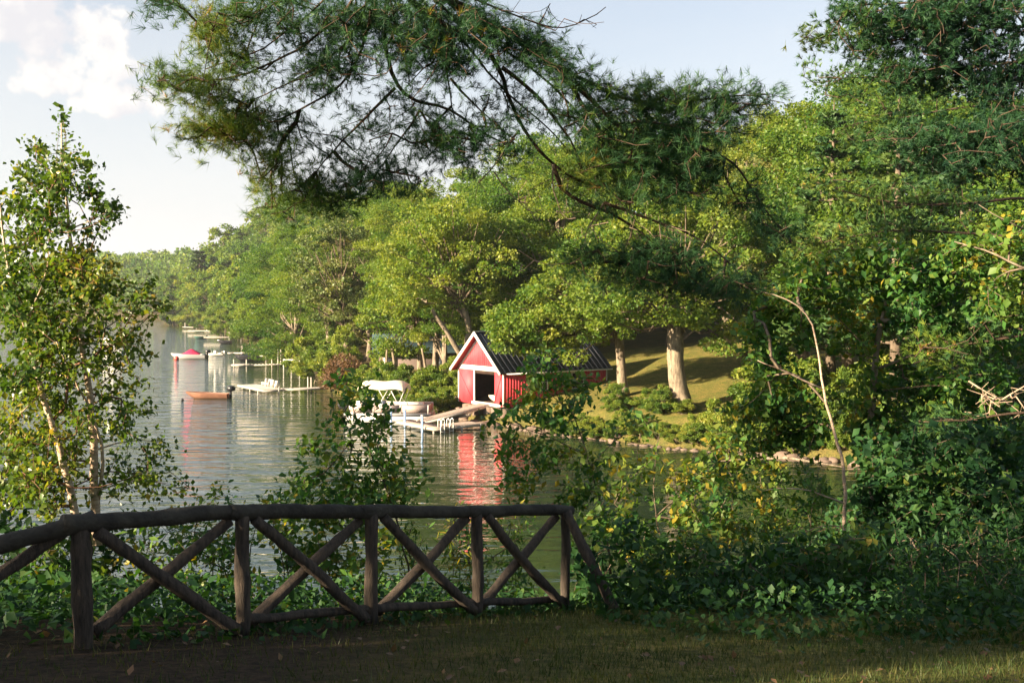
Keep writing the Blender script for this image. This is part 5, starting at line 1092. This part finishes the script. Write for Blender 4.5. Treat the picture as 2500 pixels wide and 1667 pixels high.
PB = [(520, 75, 55, 45, 9.4, 1.54, .8), (590, 35, 60, 35, 9.4, 1.41, .5), (425, 193, 55, 24, 9.7, 1.66, .7), (500, 225, 65, 35, 9.7, 1.66, .75), (590, 155, 70, 30, 9.6, 1.28, .6), (480, 320, 60, 26, 10, 1.54, .8), (565, 318, 80, 36, 10, 1.79, .8), (630, 285, 60, 36, 10, 1.54, .6),  # last value: needle tint, sunlit tips painted yellow-green, shaded centre painted dark
 (655, 372, 70, 32, 10.1, 1.02, .65), (710, 330, 60, 40, 10.1, 0.77, .45), (640, 442, 36, 14, 10.2, 1.15, .85), (700, 448, 80, 32, 10.2, 1.02, .75), (785, 470, 80, 36, 10.2, 0.90, .6), (640, 510, 40, 16, 10.2, 1.41, .7), (725, 515, 90, 24, 10.2, 0.90, .6), (830, 500, 80, 26, 10.2, 0.77, .5),
 (800, 115, 100, 55, 9.6, 0.77, .35), (760, 55, 90, 45, 9.6, 0.90, .35), (870, 40, 80, 40, 9.6, 1.15, .35), (820, 175, 80, 45, 9.8, 0.77, .35), (740, 210, 60, 34, 9.8, 0.77, .5), (890, 420, 60, 34, 10, 0.90, .3), (960, 440, 70, 36, 10, .9, .3), (880, 470, 70, 30, 10, 0.64, .4),
 (1000, 60, 80, 55, 9.7, 1.54, .3), (1050, 130, 80, 55, 9.7, 1.43, .3), (960, 140, 50, 45, 9.7, 0.88, .3), (1120, 150, 60, 45, 9.8, 0.88, .3), (1150, 60, 80, 40, 9.7, 1.76, .3), (1250, 110, 90, 38, 9.8, 1.76, .35), (1330, 140, 60, 34, 9.8, 1.43, .4), (1400, 190, 60, 34, 9.9, 1.32, 0.50),
 (1040, 320, 70, 45, 10, 1.0, .4), (1100, 360, 70, 42, 10, 1.1, .4), (1190, 340, 70, 42, 10, 1.0, .3), (1000, 250, 50, 40, 9.9, .5, .3), (1300, 260, 60, 40, 10, .6, .3), (1210, 250, 50, 50, 10, .5, .3), (1400, 300, 50, 40, 10, .7, 0.40),
 (1480, 229, 60, 30, 10, 0.94, 0.50), (1560, 236, 80, 36, 10.2, 1.09, 0.65), (1630, 249, 80, 36, 10.3, 1.09, 0.55), (1710, 236, 90, 30, 10.4, 1.01, 0.55), (1800, 249, 70, 26, 10.5, 0.94, 0.45), (1880, 246, 40, 22, 10.6, 0.86, 0.45), (1500, 304, 90, 42, 10.1, 1.01, 0.40), (1620, 306, 100, 42, 10.3, 1.17, 0.35), (1730, 304, 80, 40, 10.4, 1.09, 0.35), (1800, 304, 60, 30, 10.5, 0.78, 0.40),
 (1540, 380, 90, 42, 10.3, 0.94, 0.40), (1640, 400, 90, 50, 10.4, 1.09, 0.35), (1700, 445, 80, 50, 10.5, 1.09, 0.35), (1600, 470, 90, 42, 10.4, 0.94, 0.40), (1500, 432, 80, 34, 10.3, 0.94, 0.55), (1445, 410, 45, 26, 10.2, 1.3, 0.85), (1500, 500, 60, 24, 10.4, 0.62, 0.40), (1730, 390, 60, 34, 10.5, 0.62, 0.40), (1830, 480, 55, 36, 10.7, 0.94, 0.35), (1880, 550, 55, 34, 10.8, 1.01, 0.35), (1925, 582, 34, 18, 10.9, 0.94, 0.35),
 (1500, 650, 110, 42, 10.4, 0.86, 0.40), (1620, 655, 110, 50, 10.5, 1.17, 0.30), (1720, 690, 95, 44, 10.6, 1.17, 0.30), (1820, 715, 55, 34, 10.7, 1.01, 0.30), (1510, 705, 70, 24, 10.4, 0.70, 0.40), (1400, 620, 70, 34, 10.3, .6, 0.45), (1240, 400, 50, 30, 10, .4, .3), (1590, 590, 80, 26, 10.5, 0.47, 0.40),
 (380, -5, 60, 18, 9.2, 1.28, .4), (660, -5, 70, 20, 9.3, 1.28, .35), (870, 320, 55, 40, 10, .5, .35), (815, 375, 50, 35, 10.1, .6, .4), (930, 330, 50, 40, 10, .4, .3)]
Tg = blobs(PB, 16.9, rng, .75)
limbs, tw, tips, dirs = grow(pm, Tg[:, :3], rng, step=.13, jit=.25, tip=.0032, droop=.05)
trunkbase = np.array([1.2, -3.5, gz1(1.2, -3.5)-.2])
pt = thing('white_pine', 'great white pine whose long needled boughs hang across the sky over the lake', 'pine', tuple(trunkbase))
tk = np.array([trunkbase, (1.1, -3.4, 12), (0.9, -3.2, 17), (0.8, -3.0, 23)])
MB().tube(tk-trunkbase, [.42, .34, .26, .12], 14, noise=.03).build('trunk', M['bark_pine'], pt, True)
for hub in (hubL, hubR): MB().tube(np.array([(0.95, -3.2, 15.2 if hub is hubL else 14.6), (0.3, 1.0, 15.0), hub])-trunkbase, [.12, .09, .06], 10, noise=.03).build('limb', M['bark_pine'], pt, True)
for q, rr in limbs: MB().tube(q-trunkbase, rr, 8, noise=.05).build('limb', M['bark_pine'], pt, True)
for a in tw.v: a -= trunkbase
tw.build('twigs', M['bark_pine'], pt, True)
order = np.argsort([0]*len(tips))
# match tint of each target (grow() sorts them): nearest target
tbs = np.array([Tg[np.argmin(np.sum((Tg[:, :3]-t)**2, 1)), 3] for t in tips]); tbs = np.where(rng.random(len(tbs)) < .012, 1.0, tbs)
V, F, tt, cc, ax = needles(tips, dirs, tbs, rng, 6, 22, .115, .0040, .095)
link('needles', mesh('needles', V-trunkbase, F, M['needle'], False, tt), pt)
# upper crown, out of the frame, that shades the boughs below
m_ = 2600; cc2 = np.stack([rng.normal(0.5, 2.6, m_), rng.normal(-1.5, 2.6, m_), rng.uniform(16.2, 22, m_)], 1); V, F = leaves(cc2-trunkbase, unit(m_, rng), .5, .25, rng, 1.0); link('upper_crown', mesh('upper_crown', V, F, M['needle_far'], False, np.full(m_*4, .3)), pt)
# bare dead twigs
def bare(name, label, mains, B, seed, sp=24, tip=.0022, mt='deadwood'):
    r = np.random.default_rng(seed); T_ = blobs(B, sp, r, .6); base = np.array(mains[0][0][0]); L_, tw_, _, _ = grow(mains, T_[:, :3], r, step=.12, jit=.35, tip=tip)
    for q, rr in L_: MB().tube(q-trunkbase, rr, 7, noise=.05).build('bare_limb', M[mt], pt, True)
    for a in tw_.v: a -= trunkbase
    tw_.build('bare_twigs', M[mt], pt, True)
bare('x', '', [(br([(1090, -30), (1154, 0), (1234, 27), (1301, 62), (1363, 76), (1435, 54), (1479, 18)], hubR, 9.2, 9.6), .022, .004)], [(1400, 60, 80, 35, 9.5, .9), (1330, 30, 60, 30, 9.5, .7), (1250, 10, 60, 20, 9.4, .5)], 5, 26, .0022, 'bark_pine')
bare('x', '', [(br([(1268, 318), (1234, 357), (1207, 420), (1167, 446)], None, 9.9, 9.9), .012, .005), (br([(1207, 420), (1220, 464), (1265, 490)], None, 9.9, 9.9), .008, .004), (br([(1350, 402), (1345, 470), (1370, 520)], None, 10, 10), .01, .004)],
     [(1180, 470, 60, 40, 9.9, .7), (1290, 440, 60, 60, 10, .8), (1350, 520, 70, 40, 10, .7)], 6, 26)
bare('x', '', [(br([(1475, 495), (1580, 530), (1660, 570), (1720, 600)], None, 10.3, 10.5), .014, .005)], [(1600, 580, 90, 35, 10.5, 1.0), (1500, 560, 80, 50, 10.3, .7), (1330, 620, 120, 60, 10.2, .25)], 7, 26)

# pine boughs on the right, from trees standing beyond the frame
def bough_tree(label, trunk_xy, H, boughs, seed, tuft=.14, wd=.011, per=5, cnt=20, sp=20, mt='needle', r=.3, name='white_pine', zj=1.2):
    rng = np.random.default_rng(seed); x, y = trunk_xy; b = np.array([x, y, gz1(x, y)-.3]); t = thing(name, label, 'pine', tuple(b))
    MB().tube(np.array([(0, 0, 0), (.1, .1, H*.5), (0, 0, H)]), [r, r*.7, .05], 10, noise=.03).build('trunk', M['bark_pine'], t, True)
    mains = []; B = []
    for (ln, bl, Y) in boughs:
        z0 = P(*ln[0], Y)[2]; pts = [np.array([x, y, z0-.4])] + [P(a, c, Y) for a, c in ln]; mains.append((pts, .06, .012)); B += [(*q[:4], Y, q[4] if len(q) > 4 else 1.0, q[5] if len(q) > 5 else .35) for q in bl]
    Tq = blobs(B, sp, rng, zj); L_, tw_, tp, dr = grow(mains, Tq[:, :3], rng, step=.3, jit=.25, tip=.005, droop=.05)
    for q, rr in L_: MB().tube(q-b, rr, 7, noise=.04).build('limb', M['bark_pine'], t, True)
    for a in tw_.v: a -= b
    tw_.build('twigs', M['bark_pine'], t, True)
    tb_ = np.array([Tq[np.argmin(np.sum((Tq[:, :3]-q)**2, 1)), 3] for q in tp])
    V, F, tt, _, _ = needles(tp, dr, tb_, rng, per, cnt, tuft, wd, tuft*1.1); link('needles', mesh('needles', V-b, F, M[mt], False, tt), t); return t
bough_tree('white pine reaching in from the frame edge with broad dark layered boughs', (13.5, 21), 19, [
  ([(2560, 60), (2400, 70), (2250, 90), (2140, 110), (2060, 85)], [(2200, 70, 120, 45, 1.50, 0.23), (2350, 60, 130, 60, 1.50, 0.23), (2450, 120, 80, 80, 1.50, 0.23), (2260, 140, 130, 45, 1.50, 0.23), (2140, 120, 70, 36, 1.50, 0.45), (2030, 88, 55, 18, 1.50, 0.65), (1965, 97, 30, 10, 1.50, 0.75), (2090, 45, 60, 22, 1.50, 0.55)], 19),
  ([(2560, 0), (2400, -10), (2200, 10), (2100, 12)], [(2070, 40, 60, 26, 1.3, .3), (2180, 60, 80, 40, 1.3, .25), (2300, 40, 90, 50, 1.3, .25), (2120, 12, 60, 16, 1.50, 0.45), (2250, 20, 90, 25, 1.50, 0.23), (2420, 10, 90, 40, 1.50, 0.23)], 18.5),
  ([(2560, 200), (2420, 190), (2300, 190), (2200, 200)], [(2420, 200, 100, 50, 1.65, 0.15), (2300, 190, 100, 40, 1.50, 0.20), (2200, 190, 60, 30, 1.50, 0.40)], 19),
  ([(2560, 330), (2400, 340), (2250, 340), (2150, 345)], [(2170, 335, 70, 26, 1.50, 0.45), (2260, 335, 100, 36, 1.50, 0.30), (2380, 335, 110, 42, 1.65, 0.20), (2470, 300, 60, 60, 1.50, 0.25), (2440, 400, 100, 40, 1.50, 0.20), (2300, 400, 90, 30, 1.50, 0.25)], 18.5)], 92, wd=.013, cnt=24, sp=18)
bough_tree('sunlit pine with pale soft needled boughs behind the dark layered pine', (17, 30), 24, [
  ([(2500, 480), (2350, 500), (2200, 500), (2060, 470), (1980, 440)], [(2010, 440, 70, 30, 1, .75), (2090, 470, 90, 36, 1, .7), (2200, 480, 100, 40, 1, .6), (2330, 480, 100, 36, 1, .5)], 28),
  ([(2500, 580), (2350, 570), (2200, 560), (2050, 580), (1950, 610)], [(1960, 610, 80, 30, 1, .75), (2050, 580, 100, 36, 1, .75), (2170, 560, 100, 34, 1, .6), (2300, 550, 110, 30, 1, .5)], 27),
  ([(2500, 260), (2350, 260), (2200, 290), (2100, 300)], [(2120, 270, 70, 40, 1, .7), (2330, 250, 60, 30, 1, .7), (2220, 260, 70, 34, .8, .55), (2060, 330, 50, 30, 1, .6)], 29),
  ([(2500, 150), (2300, 170), (2150, 190), (2000, 190)], [(2010, 180, 60, 34, 1, .6), (2100, 170, 70, 30, 1, .55), (2060, 230, 60, 30, .9, .5)], 29)], 93, tuft=.16, wd=.02, per=6, cnt=16, sp=20, mt='needle')
bough_tree('young pine with drooping sunlit boughs low at the frame edge', (12.2, 20.5), 9, [
  ([(2560, 800), (2450, 830), (2350, 840), (2260, 850)], [(2280, 830, 55, 32, 1.2, .7), (2240, 870, 40, 26, 1.1, .7), (2340, 860, 70, 36, 1, .55), (2420, 800, 60, 28, 1, .5), (2470, 760, 40, 30, 1, .6)], 18),
  ([(2560, 1000), (2400, 1020), (2250, 1030)], [(2250, 1040, 60, 26, 1, .5), (2160, 1120, 45, 20, .9, .5), (2330, 1030, 70, 24, .8, .4)], 17)], 94, tuft=.12, wd=.012, sp=19, r=.14)
# dead branch pile, right
db = thing('fallen_branch', 'dead bare branch with a spray of pale twigs under the pine at the frame edge', 'branch', tuple(P(2370, 935, 17.5)))
mains = [([P(2365, 930, 17.5), P(2400, 955, 17.4), P(2440, 980, 17.3), P(2470, 990, 17.2)], .016, .007), ([P(2440, 980, 17.3), P(2480, 950, 17.2), P(2520, 930, 17.1)], .016, .008)]
r_ = np.random.default_rng(8); Tq = blobs([(2430, 960, 90, 30, 17.2, 1), (2440, 1000, 90, 26, 17.2, 1)], 17, r_, .8); L_, tw_, _, _ = grow(mains, Tq[:, :3], r_, step=.2, jit=.4, tip=.0045); o_ = P(2370, 935, 17.5)
for q, rr in L_: MB().tube(q-o_, rr, 7).build('branch_limb', M['deadwood'], db, True)
for a in tw_.v: a -= o_
tw_.build('twigs', M['deadwood'], db, True)
a, b = P(1755, 1098, 34), P(2060, 1140, 30); lg = thing('fallen_log', 'pale fallen log lying along the cove edge behind the birch', 'log', tuple(a)); MB().tube(np.array([a-a, (b-a)*.3+(0, 0, -.12), (b-a)*.6+(0, 0, .05), b-a]), [.03, .045, .04, .02], 8, noise=.05).build('log', M['bark_pale'], lg, True)
# dead leaf cluster
for px, py, lab in ((2180, 1362, 'withered pale pink leaves caught in the dark thicket'), (2222, 1358, 'smaller bunch of withered leaves beside the pale pink ones')):
    o_ = P(px, py, 12.2); t = thing('dead_leaves', lab, 'leaves', tuple(o_)); r_ = np.random.default_rng(px); n = 14 if px < 2200 else 7
    for i in range(n):
        V, F = leaves(r_.normal(0, .05, (1, 3)), unit(1, r_), .1, .06, r_, .2); link('leaf', mesh('leaf', V, F, M['deadwood']), t)
    MB().tube([(0, 0, -.25), (0, 0.02, -.1), (0, 0, .05)], .004, 5).build('twig', M['bark'], t)

# ------------------------------------------------------------------ unseen trees: sunward ones cast the lawn's shade, rear ones added to dim skylight
perp = np.array([-.469, .883]); sd = np.array([-.883, -.469])
SH = [crown(71, 15, 3.8, 1.5, .30, 3600, 40, squash=.7, mat_='leaf_shade'), crown(72, 14, 3.6, 1.0, .30, 3400, 40, squash=.7, mat_='leaf_shade')]
for i, (pp, ss, h) in enumerate(((-4.5, 15, 15), (-0.5, 17, 16), (3.2, 15.5, 15), (5.6, 17.5, 13), (6.4, 20.5, 14), (8.2, 25, 9.2), (-9, 12, 17), (-11, 5, 18), (-13, -2, 18), (-12, -9, 18), (-15, 9, 19), (-9.5, -14, 16))):
    q = perp*pp + sd*ss; put_tree(SH[i % 2], 'broadleaf_tree', (q[0], q[1], gz1(*q)-.2), 'unseen tree placed round the lawn to shade it and the fence', 'tree', 'unseen trees shading the lawn', h/15, h/15)

q = perp*14.6 + sd*32  # unseen pines added to shade the upper right boughs
for qq, hh in ((q, 24), (perp*18.5 + sd*30, 25)):
    t = put_tree(PINE[0], 'pine_tree', (qq[0], qq[1], gz1(*qq)-.2), 'unseen tall pine added to shade the boughs on the right', 'pine', 'unseen tall pines added for shade', hh/22*.6, hh/22)



for o in bpy.data.objects:
    if o.parent is not None and o.name.split('.')[0] in ('twigs', 'bare_twigs', 'branches', 'stems', 'needles', 'foliage', 'upper_crown'): o['kind'] = 'stuff'

HAZE = 0.00014
if HAZE > 0:
    hm = bpy.data.materials.new('haze'); hm.use_nodes = True; N = hm.node_tree.nodes; N.clear(); o_ = N.new('ShaderNodeOutputMaterial'); v_ = N.new('ShaderNodeVolumePrincipled')
    v_.inputs['Color'].default_value = (.86, .90, .95, 1); v_.inputs['Density'].default_value = HAZE; v_.inputs['Anisotropy'].default_value = 0.2; hm.node_tree.links.new(v_.outputs[0], o_.inputs['Volume'])
    hz = MB().box((-1500, -150, -3.5), (1200, 1400, 75)).build('haze', hm); hz['kind'] = 'stuff'; hz['label'] = 'thin warm air haze lying over the lake'
